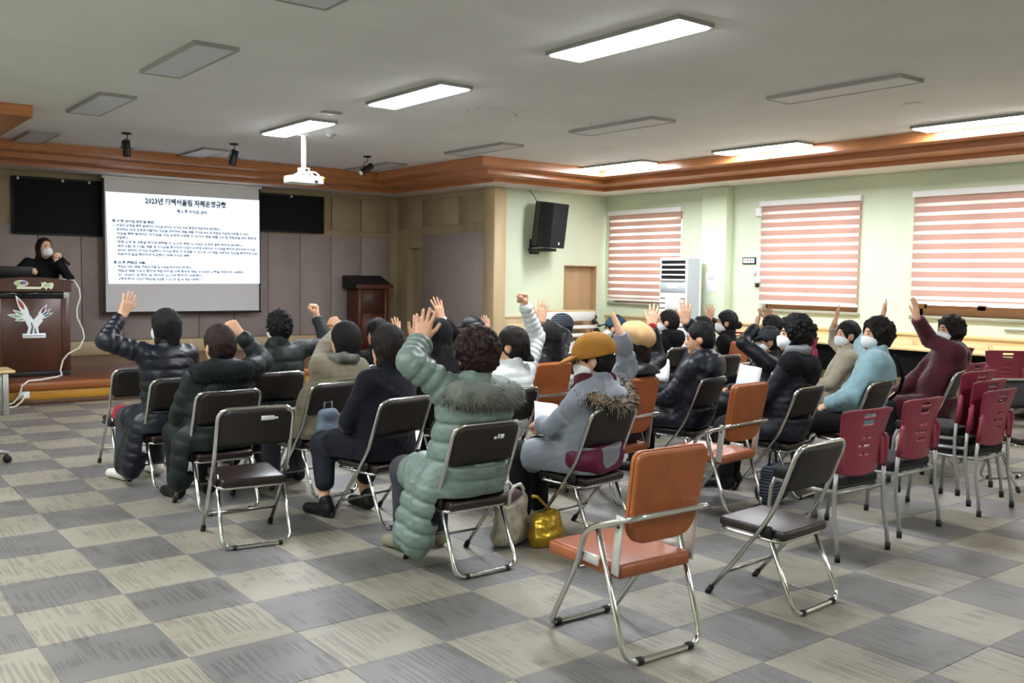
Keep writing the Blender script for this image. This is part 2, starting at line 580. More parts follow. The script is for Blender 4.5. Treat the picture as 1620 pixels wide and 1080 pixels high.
def blind(k, y0, y1, zb):
    t = thing('roller_blind', (XR-0.035, (y0+y1)/2, WZ1), 0, BL[k], 'blind', 'banded window blinds')
    hw = (y1-y0)/2+0.02
    MB().rbox(-0.045, 0.034, -hw-0.015, hw+0.015, -0.02, 0.055, 0.008, 2).build('headrail', 'white', t)
    p = 0.113
    z = -0.02
    zend = zb-WZ1+0.03
    i = 0
    while z > zend+0.01:
        h = min(0.074, z-zend)
        MB().box(-0.004, -0.001, -hw, hw, z-h, z).build('blind_band', 'blind', t)
        z -= h
        h = min(p-0.074, z-zend)
        if h > 0.005:
            MB().box(0.0, 0.001, -hw+0.012, hw-0.012, z-h, z).build('sheer_band', 'sheer', t)
            z -= h
        i += 1
    MB().rbox(-0.014, 0.01, -hw, hw, zend-0.035, zend, 0.006, 2).build('bottom_rail', 'white', t)
    MB().cyl((-0.02, hw+0.008, -0.02), (-0.02, hw+0.008, zend+0.25), 0.003, 6).build('pull_chain', 'white', t)
for k, (a, b) in enumerate(WIN):
    window(k+1, a, b)
    blind(k+1, a, b, (1.13, 1.17, 1.245, 1.2)[k])

# ---- front wall right of the stage, with the low door
f = MB()
f.box(XS, 8.90, YF, YF+0.2, 0, H).box(9.63, XR+0.22, YF, YF+0.2, 0, H).box(8.90, 9.63, YF, YF+0.2, 1.70, H)
wf = f.build('wall_front', 'mint', kind='structure', label='pale mint wall carrying the loudspeaker')
d = MB().box(8.90, 9.63, YF+0.13, YF+0.17, 0, 1.70).build('door_1', 'doorwood', kind='structure', label='low beige wooden door recessed in the mint wall')
j = MB()
j.box(8.90, 8.915, YF+0.0, YF+0.13, 0, 1.70).box(9.615, 9.63, YF, YF+0.13, 0, 1.70).box(8.90, 9.63, YF, YF+0.13, 1.685, 1.70)
j.build('jamb', 'doorwood', d)
MB().rbox(9.50, 9.53, YF+0.09, YF+0.135, 0.82, 0.92, 0.008, 2).build('handle', 'dullchrome', d)
MB().rbox(7.43, 7.66, YF-0.06, YF+0.22, 0, ZS-0.002, 0.006, 1).build('trim_4', 'palewood', kind='structure', label='pale wood post at the stage corner')
t5 = MB().box(7.66, 8.90, YF-0.025, YF, 0, 0.86).build('trim_5', 'palewood', kind='structure', label='pale wood wainscot under the mint wall')
MB().rbox(7.66, 8.90, YF-0.04, YF, 0.85, 0.885, 0.005, 1).build('cap_rail', 'palewood', t5)
for x in (7.75, 8.33):
    MB().rbox(x, x+0.5, YF-0.036, YF-0.022, 0.12, 0.76, 0.005, 1).build('panel', 'palewood', t5)

# ---- stage back wall with panels
wb = MB().box(XSL-0.2, XS+0.2, YST, YST+0.2, 0, H).build('wall_back', 'panelwood', kind='structure', label='panelled wall at the back of the stage')
X0 = 5.06
pcols = [X0+0.5685*k for k in range(-10, 4)]
pan_me = up_me = None
for x in pcols:
    o = MB().rbox(-0.28, 0.28, -0.03, 0.0, 0.475, 2.14, 0.004, 1).build('panel', 'panel', wb) if pan_me is None else bpy.data.objects.new('panel', pan_me)
    if pan_me is None: pan_me = o.data
    else: COL.objects.link(o); o.parent = wb
    o.location = (x+0.284, YST, 0)
    o = MB().rbox(-0.275, 0.275, -0.03, 0.0, 2.235, 2.80, 0.004, 1).build('upper_panel', 'panelwood', wb) if up_me is None else bpy.data.objects.new('upper_panel', up_me)
    if up_me is None: up_me = o.data
    else: COL.objects.link(o); o.parent = wb
    o.location = (x+0.284, YST, 0)
MB().rbox(XSL, XS, YST-0.045, YST+0.01, STH, 0.465, 0.004, 1).build('baseboard_back', 'palewood', kind='structure')
# stage side wall, right, with the dark doorway
s = MB()
s.box(XS, XS+0.2, YF+0.2, 9.38, 0, H).box(XS, XS+0.2, 9.80, YST+0.2, 0, H).box(XS, XS+0.2, 9.38, 9.80, 1.97, H)
ss = s.build('wall_stage_right', 'panelwood', kind='structure', label='olive wood panelled side wall of the stage')
MB().rbox(XS-0.03, XS+0.005, 7.45, 9.30, 0.55, 2.19, 0.005, 1).build('panel', 'panel', ss)
for y0, y1 in ((7.45, 8.20), (8.215, 9.30), (9.315, 10.05)):
    MB().rbox(XS-0.02, XS+0.005, y0, y1, 2.33, 2.78, 0.005, 1).build('upper_panel', 'panelwood', ss)
MB().box(XS+0.12, XS+0.15, 9.38, 9.80, STH, 1.97).build('door_2', 'panelwood', kind='structure', label='olive door at the side of the stage')
MB().box(XSL-0.2, XSL, YF+0.2, YST+0.2, 0, H).build('wall_stage_left', 'panelwood', kind='structure')
MB().box(XL-0.2, XSL, YF, YF+0.2, 0, H).build('wall_front_left', 'mint', kind='structure')
MB().box(XL-0.2, XL, YB-0.2, YF, 0, H).build('wall_left', 'mint', kind='structure')
MB().box(XL-0.2, XR+0.2, YB-0.2, YB, 0, H).build('wall_rear', 'mint', kind='structure')

# ---- stage
stg = thing('stage', (3.5, YSF, 0), 0, 'low wooden stage with a brown top and an ochre front', 'stage')
def st(name, m, x0, x1, y0, y1, z0, z1, b=0.004):
    return MB().rbox(x0-3.5, x1-3.5, y0-YSF, y1-YSF, z0, z1, b, 1).build(name, m, stg)
st('deck', 'stagetop', XSL+0.005, XS-0.005, YSF-0.02, YST-0.05, STH-0.03, STH)
st('lip', 'stagelip', XSL+0.005, XS-0.005, YSF-0.03, YSF+0.03, STH-0.10, STH-0.002, 0.012)
st('face', 'stageface', XSL+0.005, XS-0.005, YSF, YSF+0.04, 0.055, STH-0.08)
st('kick_board', 'stagebase', XSL+0.005, XS-0.005, YSF+0.008, YSF+0.05, 0.0, 0.058)
sk = MB().rbox(0.80-3.5, 0.91-3.5, -0.012, 0.003, 0.08, 0.19, 0.004, 1).build('socket', 'white', stg)
MB().cyl((0.855-3.5, -0.012, 0.115), (0.855-3.5, -0.05, 0.11), 0.018, 10).build('plug', 'white', sk)

# ---- ceiling lights
LY = {'a': 0.17, 'b': 2.80, 'c': 5.27}
def light(x, y, on, label, ln=1.27, wd=0.33):
    t = thing('ceiling_light', (x, y, H), 0, label, 'ceiling light', 'lit ceiling lights' if on else 'unlit ceiling lights')
    h, l = wd/2, ln/2
    f = MB()
    for a, b, c, d in ((-h, -h+0.02, -l, l), (h-0.02, h, -l, l), (-h+0.02, h-0.02, -l, -l+0.02), (-h+0.02, h-0.02, l-0.02, l)):
        f.box(a, b, c, d, -0.03, 0.0)
    f.build('frame', 'lampframe', t)
    if on:
        MB().rbox(-h+0.02, h-0.02, -l+0.02, l-0.02, -0.040, -0.005, 0.015, 2).build('diffuser', 'diffuser_on', t)
    else:
        MB().box(-h+0.02, h-0.02, -l+0.02, l-0.02, -0.026, -0.005).build('diffuser', 'diffuser_off', t)
light(3.32, LY['a'], True, 'lit ceiling light, the large one nearest the viewer')
light(3.32, LY['b'], True, 'lit ceiling light, middle one of the row leading to the projector')
light(3.32, LY['c'], True, 'lit ceiling light right beside the projector pole')
light(8.21, LY['a'], True, 'lit ceiling light cut by the right edge, along the cornice')
light(8.21, LY['b'], True, 'lit ceiling light along the cornice above the middle window')
light(8.21, LY['c'], True, 'lit ceiling light in the cornice corner above the air conditioner')
light(1.27, LY['a'], False, 'unlit ceiling light cut by the top edge of the picture')
light(1.27, LY['b'], False, 'unlit ceiling light, the larger whole one at upper left')
light(1.27, LY['c'], False, 'unlit ceiling light between the corner cornice and the spotlights')
light(1.27, 8.20, False, 'unlit ceiling light at far left right above the stage cornice', 0.98)
light(3.32, 8.20, False, 'unlit ceiling light tinted by the screen, above the stage cornice', 0.98)
light(5.84, 8.00, False, 'unlit ceiling light at the stage cornice corner behind the third spotlight', 1.3)
light(5.84, LY['c'], False, 'unlit ceiling light just before the jutting cornice corner')
light(5.84, LY['b'], False, 'unlit ceiling light beside the ceiling water stain')
light(5.84, LY['a'], False, 'unlit ceiling light, the long one over the window side')
ROW = {0.17: 'level with the nearest lit light', 2.80: 'further to the front', -2.45: 'just behind the viewer', -5.0: 'at the rear of the hall'}  # unseen lights; the lit ones are added to brighten near floor and chair backs
for x, y, on, side in ((-1.12, 2.80, True, 'out of view along the left cornice'), (-1.12, 0.17, True, 'out of view along the left cornice'), (-1.12, -2.45, True, 'out of view along the left cornice'),
                       (1.27, -2.45, False, 'in the left unlit row'), (1.27, -5.0, False, 'in the left unlit row'), (3.32, -2.45, False, 'in the middle row'), (3.32, -5.0, True, 'in the middle row'),
                       (5.84, -2.45, False, 'in the right unlit row'), (8.21, -2.45, False, 'along the window cornice'), (8.21, -5.0, True, 'along the window cornice')):
    light(x, y, on, '%s unseen ceiling light %s, %s' % ('lit' if on else 'unlit', side, ROW[y]))
# small round ceiling fittings
def disc(x, y, r, name, label, cat, m='offwhite'):
    MB().lathe([(0, -0.012), (r*0.75, -0.012), (r, -0.006), (r, 0.0)], (0, 0, 0), 20).build(name, m, None, label, cat, None, None, (x, y, H))
disc(3.19, 4.19, 0.11, 'ceiling_speaker', 'flat round ceiling speaker near the light above the projector', 'speaker', 'lampframe')
disc(6.92, 0.13, 0.10, 'ceiling_cover', 'round white ceiling cover near the window cornice', 'cover')
disc(6.96, 4.15, 0.06, 'smoke_detector', 'small white smoke detector near the cornice corner', 'detector')
det = thing('fire_detector', (3.86, 5.52, H), 0, 'small grey fire detector on the ceiling beside the projector pole', 'detector')
MB().lathe([(0, -0.04), (0.03, -0.04), (0.055, -0.02), (0.06, 0.0)], (0, 0, 0), 18).build('detector_body', 'lampframe', det)
MB().rbox(0.02, 0.05, -0.03, -0.01, -0.035, 0.0, 0.004, 1).build('tab', 'white', det)
# water stain rings
st_m = mat('water_stain', '#a09684', 0.9, noise=0.1)
MT['stain'] = st_m
def stain(cx, cy, rx, ry, seed, label):
    rnd = random.Random(seed)
    pts = []
    for k in range(36):
        a = 2*PI*k/36
        q = 1+0.16*math.sin(3*a+seed)+0.08*math.sin(7*a)+rnd.uniform(-0.03, 0.03)
        pts.append((cx+rx*q*math.cos(a), cy+ry*q*math.sin(a)))
    V, F = [], []
    for (x, y) in pts:
        dx, dy = x-cx, y-cy
        V += [(x, y, H-0.0006), (cx+dx*0.965, cy+dy*0.965, H-0.0006)]
    n = len(pts)
    for k in range(n):
        if rnd.random() < 0.8:
            F.append((2*k, 2*((k+1) % n), 2*((k+1) % n)+1, 2*k+1))
    MB().add(V, F).build('water_stain', 'stain', None, label, 'stain')
stain(4.35, 3.05, 0.28, 0.16, 1, 'small ring-shaped water stain on the ceiling next to the lit light')
stain(5.0, 2.95, 0.50, 0.17, 2, 'wide ring-shaped water stain on the ceiling next to the unlit light')

# spotlights over the stage front
def spot(x, y, aim, label, white=False):
    t = thing('spotlight', (x, y, H), 0, label, 'spotlight', 'black stage spotlights')
    MB().lathe([(0, -0.018), (0.05, -0.018), (0.055, 0.0)], (0, 0, 0), 16).build('base', 'black', t)
    MB().tube(fillet([(0, 0, -0.015), (0.015, 0, -0.06), (-0.05, 0, -0.10), (-0.055, 0, -0.17)], 0.02), 0.006, 6).build('yoke', 'black', t)
    a = Vector(aim).normalized()
    c = Vector((0, 0, -0.17))
    MB().tube([c-a*0.09, c-a*0.085, c+a*0.08, c+a*0.10], [0.02, 0.042, 0.045, 0.047], 14).build('can', 'black', t)
    if white:
        MB().tube([c+a*0.095, c+a*0.125], [0.035, 0.03], 12).build('lens', 'white', t)
    MB().cyl((-0.075, 0, -0.175), (0.075, 0, -0.175), 0.006, 6).build('pivot', 'black', t)
spot(2.03, 7.12, (0.12, 0.3, -0.9), 'black stage spotlight hanging leftmost over the stage')
spot(3.32, 7.11, (-0.15, 0.3, -0.9), 'black stage spotlight hanging over the middle of the screen')
spot(5.16, 7.02, (-0.75, 0.1, -0.55), 'black stage spotlight tilted sideways near the cornice corner', True)

# projector on its pole
pj = thing('projector', (3.62, 5.74, H), 0, 'white projector hanging from a white ceiling pole', 'projector')
MB().lathe([(0, -0.02), (0.07, -0.02), (0.08, 0)], (0, 0, 0), 16).build('ceiling_plate', 'white', pj)
MB().cyl((0, 0, -0.01), (0, 0, -0.43), 0.028, 14).build('pole', 'white', pj)
MB().rbox(-0.055, 0.055, -0.05, 0.05, -0.46, -0.39, 0.008, 2).build('clamp', 'white', pj)
MB().rbox(-0.012, 0.03, -0.06, -0.045, -0.43, -0.395, 0.003, 1).build('clamp_slot', 'black', pj)
for a in (0.6, 2.2, 3.7, 5.2):
    MB().tube([(0, 0, -0.45), (0.10*math.cos(a), 0.10*math.sin(a), -0.455), (0.14*math.cos(a), 0.14*math.sin(a), -0.49)], 0.010, 6).build('bracket_arm', 'white', pj)
bd = MB().rbox(-0.185, 0.185, -0.15, 0.15, -0.575, -0.485, 0.018, 3).build('projector_body', 'white', pj)
MB().cyl((0.09, 0.145, -0.535), (0.09, 0.17, -0.535), 0.04, 18).build('lens', 'blackgloss', bd)
for k in range(5):
    MB().box(-0.15+0.018*k, -0.14+0.018*k, -0.1515, -0.148, -0.555, -0.515).build('vent', 'lampframe', bd)
MB().rbox(0.06, 0.11, -0.154, -0.148, -0.565, -0.535, 0.003, 1).build('port', 'black', bd)
MB().tube(fillet([(0.01, -0.02, -0.44), (0.10, -0.12, -0.44), (0.15, -0.155, -0.52), (0.13, -0.152, -0.545)], 0.05), 0.009, 7).build('signal_cable', 'white', pj)
yl = mat('yellow_plug', '#d9c42a', 0.5); MT['yellow'] = yl
MB().rbox(0.155, 0.185, -0.165, -0.149, -0.52, -0.495, 0.004, 1).build('yellow_plug', 'yellow', bd)

# ================================================================== STAGE FURNITURE
# projection screen
scn = thing('projection_screen', (3.66, 9.93, 0.87), 0, 'white pull-down projection screen showing a slide of Korean text', 'screen')
MB().rbox(-1.20, 1.20, -0.05, 0.05, 1.955, 1.995, 0.01, 2).build('case', 'white', scn)
MB().box(-1.165, 1.165, -0.004, 0.004, 0.02, 1.96).build('cloth', 'screen', scn)
MB().box(-1.19, -1.163, -0.005, 0.005, 0.02, 1.96).build('border', 'black', scn)
MB().box(1.163, 1.19, -0.005, 0.005, 0.02, 1.96).build('border', 'black', scn)
MB().rbox(-1.20, 1.20, -0.016, 0.016, -0.005, 0.03, 0.008, 2).build('weight_bar', 'black', scn)
sl = MB().add([(-1.148, -0.0055, 1.764), (1.17, -0.0055, 1.778), (1.175, -0.0055, 0.459), (-1.124, -0.0055, 0.437)], [(3, 2, 1, 0)]).build('slide', 'slide', scn)
lines = [
 (0.02, 1.63, 0.105, '2023년 카페어울림 자체운영규정', 'CENTER', 1.22, 0.0035),
 (0.10, 1.515, 0.058, '제 5 장 수익금 관리', 'CENTER', 0.46, 0.0015),
 (-1.065, 1.335, 0.046, '제 19 조 (수익금 관리 및 배당)', 'LEFT', 0.60, 0.0018),
 (-1.065, 1.275, 0.043, '① 사업단 운영을 통해 발생하는 수익금 관리는 수익금 관리 통장에 적립하여 관리한다.', 'LEFT', 1.60, 0.0011),
 (-1.065, 1.215, 0.043, '② 관리자는 사업 운영에 지출하는 자금을 관리하며, 매월 매출 수익금 40% 및 적립금 지급에 사용할 수 있다.', 'LEFT', 2.06, 0.0011),
 (-1.065, 1.155, 0.043, '③ 사업을 통해 발생하는 수익금을 사업 운영에 사용할 수 있으며, 매월 매출 10% 및 적립금을 관리 통장에', 'LEFT', 2.18, 0.0011),
 (-1.005, 1.095, 0.043, '적립한다.', 'LEFT', 0.17, 0.0011),
 (-1.055, 1.035, 0.043, '④ 자체 운영 및 규정을 정하여 조정할 수 있으며, 조정 시 사업단 운영자 통해 정하여 관리한다.', 'LEFT', 1.95, 0.0011),
 (-1.055, 0.975, 0.043, '⑤ 매년 (6월) 및 (12월) 매출 및 수익금을 정리하여 사업단 운영에 사용하는 수익금을 정하여 관리하며 수익금', 'LEFT', 2.15, 0.0011),
 (-0.995, 0.915, 0.043, '40%는 관리자 수익금 지급한다. 수익금 정리 시 지급할 수 있으며 1년 매월 사용하는 자금을 정리하여 시급', 'LEFT', 2.13, 0.0011),
 (-0.995, 0.855, 0.043, '적용하여 월급 정리하여 지급한다. 자체 수익금 제한.', 'LEFT', 1.06, 0.0011),
 (-1.055, 0.735, 0.046, '제 20 조 (적립금 사용)', 'LEFT', 0.46, 0.0018),
 (-1.055, 0.675, 0.043, '① 적립금 사용 (매월) 적립금 지출 및 사용을 정리하여 관리한다.', 'LEFT', 1.15, 0.0011),
 (-1.055, 0.615, 0.043, '② 적립금 매월 사업단 통장에 적립하며 월 단체 통장에 적립 시 사업단 규정을 적용하여 사용한다.', 'LEFT', 1.98, 0.0011),
 (-0.990, 0.555, 0.043, '단, 사업단 운영자 및 관리자 있으며 정하여 사용한다.', 'LEFT', 1.25, 0.0011),
 (-1.050, 0.495, 0.043, '③ 규정에 정하는 사업단 적립금을 지급할 수 있으며, 월 4% 적립 사용한다.', 'LEFT', 1.28, 0.0011),
]
CIRC = '①②③④⑤'
tx, dg = [], []
for x, z, size, body, al, width, bold in lines:
    mark_n = CIRC.index(body[0])+1 if body[0] in CIRC else 0
    tx.append(text_curve(body[2:] if mark_n else body, size, al, bold))
    dg.append((mark_n, text_curve(str(mark_n), 0.026, 'CENTER', 0.0) if mark_n else None))
bpy.context.view_layer.update()
for (x, z, size, body, al, width, bold), t_, (mn, dt) in zip(lines, tx, dg):
    sh_ = 0.06 if mn else 0.0
    text_obj('slide_text', t_, 'ink', sl, (x+sh_, -0.007, z), (PI/2, 0, 0), width-sh_)
    if mn:
        text_obj('slide_digit', dt, 'ink', sl, (x+0.02, -0.007, z+0.004), (PI/2, 0, 0), 0.009 if mn > 1 else 0.006)
        V = [((x+0.02+r_*math.cos(2*PI*k/20)), -0.007, z+0.014+r_*math.sin(2*PI*k/20)) for r_ in (0.0165, 0.0185) for k in range(20)]
        MB().add(V, [(k, (k+1) % 20, 20+(k+1) % 20, 20+k) for k in range(20)]).build('slide_circle', 'ink', sl)

# long black boards behind the screen
for x0, x1, lab in ((1.33, 2.50, 'long black board on the stage wall left of the screen'), (4.86, 6.02, 'long black board on the stage wall right of the screen')):
    b = thing('black_board', ((x0+x1)/2, 10.09, 2.15), 0, lab, 'board', 'black boards beside the screen')
    hw = (x1-x0)/2
    zlo = -0.15 if x0 < 2 else 0.03
    MB().rbox(-hw, hw, -0.03, 0.028, zlo, 0.62, 0.006, 1).build('cloth_face', 'blackcloth', b)
    for a, c, d, e in ((-hw, hw, 0.60, 0.635), (-hw, hw, zlo-0.01, zlo+0.015), (-hw-0.012, -hw+0.015, zlo, 0.63), (hw-0.015, hw+0.012, zlo, 0.63)):
        MB().rbox(a, c, -0.036, 0.028, d, e, 0.004, 1).build('edge_strip', 'black', b)
    for k in ((0.06, 0.55, 0.85) if x0 < 2 else (0.5,)):
        MB().rbox(-hw+2*hw*k-0.015, -hw+2*hw*k+0.015, -0.05, -0.03, 0.585, 0.625, 0.006, 2).build('clip', 'white', b)

# podium on the stage
PX, PY = 1.05, 7.45
pod = thing('podium', (PX, PY, STH), 0, 'dark brown podium with a hand-tree emblem and a logo strip', 'podium')
MB().rbox(-0.405, 0.405, 0.0, 0.50, 0.065, 0.905, 0.004, 1).build('body', 'darkwood', pod)
MB().rbox(-0.40, 0.40, 0.012, 0.49, 0.0, 0.07, 0.004, 1).build('plinth', 'black', pod)
for s in (-1, 1):
    MB().rbox(s*0.36-0.045, s*0.36+0.045, -0.008, 0.02, 0.07, 0.905, 0.003, 1).build('stile', 'darkwood', pod)
MB().rbox(-0.345, 0.345, 0.03, 0.46, 0.90, 1.0, 0.003, 1).build('dark_window', 'blackgloss', pod)
for s in (-1, 1):
    MB().rbox(s*0.375-0.03, s*0.375+0.03, 0.02, 0.47, 0.90, 1.0, 0.003, 1).build('corner_post', 'bracket', pod)
prof = [(-0.42, 0.0)]+[(-0.42+0.84*k/12, 0.135+0.03*math.sin(PI*k/12)) for k in range(13)]+[(0.42, 0.0)]
MB().prism([(x, z+0.985) for x, z in prof], 'y', -0.02, 0.06).build('head_board', 'darkwood', pod)
MB().rbox(-0.41, 0.41, 0.05, 0.52, 1.0, 1.12, 0.004, 1, Matrix.Rotation(0, 4, 'X')).build('reading_top', 'darkwood', pod)
# emblem and logo marks
MT['mk_white'] = mat('emblem_white', '#e8ecef', 0.6); MT['mk_red'] = mat('emblem_red', '#a2402c', 0.6)
MT['mk_pink'] = mat('emblem_magenta', '#8c2a4e', 0.6); MT['mk_green'] = mat('emblem_green', '#8fae84', 0.6)
MT['mk_lime'] = mat('logo_lime', '#a9c58a', 0.6); MT['mk_purple'] = mat('logo_purple', '#6f6aa4', 0.6)
MT['mk_slate'] = mat('emblem_slate', '#3c5566', 0.6); MT['mk_cream'] = mat('logo_cream', '#e3e6cc', 0.6)
def mark(name, poly, y, m, par, d=0.003):
    return MB().prism(poly, 'y', y-d, y).build(name, m, par)
def leaf(cx, cz, L, W, ang, n=9):
    P = []
    for k in range(n):
        t = k/(n-1)
        P.append((t*L, W*math.sin(PI*t**0.8)))
    for k in range(n-2, 0, -1):
        t = k/(n-1)
        P.append((t*L, -W*math.sin(PI*t**0.8)))
    ca, sa = math.cos(ang), math.sin(ang)
    return [(cx+x*ca-z*sa, cz+x*sa+z*ca) for x, z in P]
em = thing('emblem', (0.015, -0.002, 0.60)); em.parent = pod
for n, (a, L, W, m) in enumerate(((2.05, 0.30, 0.038, 'mk_red'), (2.62, 0.20, 0.026, 'mk_green'), (2.95, 0.235, 0.030, 'mk_green'), (3.30, 0.155, 0.024, 'mk_green'),
                     (1.05, 0.205, 0.030, 'mk_pink'), (0.72, 0.19, 0.020, 'mk_slate'), (0.45, 0.185, 0.020, 'mk_slate'))):
    left = n < 4
    bx, bz = (-0.045, 0.08) if left else (0.045, 0.065)
    lf = mark('leaf', leaf(bx, bz, L, W, a), 0.0-0.0006*n, 'mk_white', em)
    mark('leaf_fill', leaf(bx+math.cos(a)*L*0.36, bz+math.sin(a)*L*0.36, L*0.5, W*0.5, a), -0.003-0.0006*n, m, lf)
tk = mark('trunk', [(-0.075, -0.10), (-0.055, -0.03), (-0.10, 0.075), (-0.05, 0.13), (0.0, 0.06), (0.05, 0.12), (0.10, 0.05), (0.045, -0.02), (0.055, -0.10)], -0.0045, 'mk_white', em)
mark('trunk_line', [(-0.04, -0.10), (-0.022, -0.02), (-0.03, 0.03), (-0.018, 0.03), (-0.006, -0.02), (-0.018, -0.10)], -0.0075, 'mk_slate', tk)
mark('trunk_line', [(0.012, -0.10), (0.006, -0.03), (0.012, -0.03), (0.03, -0.10)], -0.0075, 'mk_slate', tk)
pl = MB().rbox(-0.12, 0.125, -0.009, 0.0, -0.15, -0.095, 0.004, 1).build('name_plate', 'mk_white', em)
MB().box(-0.095, 0.10, -0.0105, -0.009, -0.128, -0.117).build('name_line', 'print', pl)
lg = thing('logo', (0.0, -0.0215, 1.055)); lg.parent = pod
el = lambda cx, cz, a, b, n=20: [(cx+a*math.cos(2*PI*k/n), cz+b*math.sin(2*PI*k/n)) for k in range(n)]
mark('logo_disc', el(-0.11, 0.025, 0.075, 0.036), 0, 'mk_cream', lg)
mark('logo_disc_green', el(-0.14, 0.025, 0.038, 0.027), -0.003, 'mk_lime', lg)
mark('logo_disc_purple', el(-0.085, 0.03, 0.034, 0.02), -0.003, 'mk_purple', lg)
mark('logo_bar', [(-0.155, -0.04), (0.095, -0.04), (0.095, -0.015), (-0.155, -0.012)], 0, 'mk_cream', lg)
mark('logo_house', [(0.075, -0.03), (0.105, 0.0), (0.10, 0.04), (0.12, 0.03), (0.14, 0.045), (0.16, 0.025), (0.185, 0.03), (0.21, 0.035), (0.23, 0.025), (0.225, -0.015), (0.205, -0.045), (0.17, -0.02), (0.15, -0.05), (0.13, -0.02)], -0.001, 'mk_cream', lg)
mark('logo_house_fill', [(0.115, -0.008), (0.13, 0.022), (0.19, 0.018), (0.205, -0.004), (0.15, -0.012)], -0.004, 'mk_lime', lg)
# laptop, papers, cable
lp = thing('laptop', (0.93, 7.68, STH+1.12), 0, 'black laptop standing open on the podium', 'laptop')
MB().rbox(-0.17, 0.17, -0.02, 0.20, 0.0, 0.018, 0.005, 1).build('base', 'black', lp)
MB().rbox(-0.17, 0.17, -0.045, -0.03, 0.012, 0.16, 0.005, 1, Matrix.Rotation(0.18, 4, 'X')).build('lid', 'black', lp)
MB().rbox(-0.09, 0.10, -0.1, 0.10, 0, 0.012, 0.003, 1).build('paper_stack', 'paper', None, 'small stack of white paper on the podium top', 'paper', None, None, (1.34, 7.62, STH+1.121))
MB().tube([Vector(p) for p in [(1.44, 7.47, 1.375), (1.50, 7.42, 1.38), (1.55, 7.41, 1.28), (1.56, 7.40, 1.18), (1.52, 7.40, 1.05), (1.52, 7.4, 0.95), (1.58, 7.4, 0.80), (1.595, 7.40, 0.70),
    (1.54, 7.4, 0.585), (1.42, 7.4, 0.52), (1.36, 7.4, 0.45), (1.33, 7.40, 0.33), (1.335, 7.36, 0.274), (1.27, 7.25, 0.270), (1.05, 7.02, 0.270), (0.90, 6.91, 0.275), (0.83, 6.885, 0.23),
    (0.80, 6.87, 0.12), (0.74, 6.86, 0.05), (0.62, 6.85, 0.012), (0.45, 6.8, 0.010)]], 0.011, 8).build('power_cable', 'cable', None, 'long off-white cable running from the podium down to the floor', 'cable')
MB().tube([Vector(p) for p in [(0.855, 6.878, 0.11), (0.81, 6.82, 0.06), (0.74, 6.80, 0.012), (0.6, 6.78, 0.010), (0.42, 6.74, 0.010)]], 0.010, 8).build('plug_cable', 'cable', None, 'short white cable plugged into the stage front socket', 'cable')

# reddish lectern at the right of the stage
lec = thing('lectern', (6.73, 9.62, STH), 0, 'reddish-brown wooden lectern standing at the stage corner', 'lectern')
MB().rbox(-0.29, 0.29, 0.0, 0.40, 0.0, 1.02, 0.005, 1).build('body', 'redwood', lec)
for s in (-1, 1):
    MB().rbox(s*0.255-0.04, s*0.255+0.04, -0.015, 0.01, 0.0, 1.02, 0.004, 1).build('stile', 'redwood', lec)
MB().rbox(-0.215, 0.215, -0.01, 0.01, 0.58, 0.98, 0.004, 1).build('upper_panel', 'darkwood', lec)
MB().rbox(-0.215, 0.215, -0.014, 0.01, 0.05, 0.54, 0.004, 1).build('lower_panel', 'redwood', lec)
MB().prism([(-0.06, 1.0), (0.44, 1.0), (0.44, 1.20), (0.40, 1.22), (-0.06, 1.05)], 'x', -0.36, 0.36).build('sloping_top', 'black', lec)
MB().prism([(-0.065, 1.0), (-0.05, 1.0), (-0.05, 1.07), (-0.065, 1.07)], 'x', -0.355, 0.355).build('front_lip', 'redwood', lec)

# low table at the left edge
lt = thing('low_table', (0.35, 6.45, 0), 0, 'low pale-topped table with a grey leg at the left edge', 'table')
MB().rbox(-0.55, 0.31, -0.20, 0.25, 0.435, 0.46, 0.006, 2).build('table_top', 'tabletop', lt)
for x, y in ((-0.5, -0.15), (-0.5, 0.2), (0.22, -0.15), (0.22, 0.2)):
    MB().rbox(x-0.028, x+0.028, y-0.028, y+0.028, 0, 0.436, 0.006, 1).build('leg', 'greymetal', lt)
# castor base of a swivel chair at the left edge
cb = thing('swivel_chair_base', (-0.12, 3.62, 0), 0, 'grey castor foot reaching in at the left edge', 'chair base')
MB().cyl((0, 0, 0.06), (0, 0, 0.34), 0.03, 12).build('column', 'greymetal', cb)
for k in range(5):
    a = 2*PI*k/5
    c, s = math.cos(a), math.sin(a)
    MB().tube([(0, 0, 0.10), (0.12*c, 0.12*s, 0.10), (0.26*c, 0.26*s, 0.075)], [0.028, 0.022, 0.016], 8).build('leg', 'greymetal', cb)
    MB().cyl((0.25*c-0.02*s, 0.25*s+0.02*c, 0.03), (0.25*c+0.02*s, 0.25*s-0.02*c, 0.03), 0.03, 14).build('castor', 'rubber', cb)
MB().rbox(-0.22, 0.12, -0.2, 0.2, 0.36, 0.42, 0.02, 2).build('seat', 'blackseat', cb)

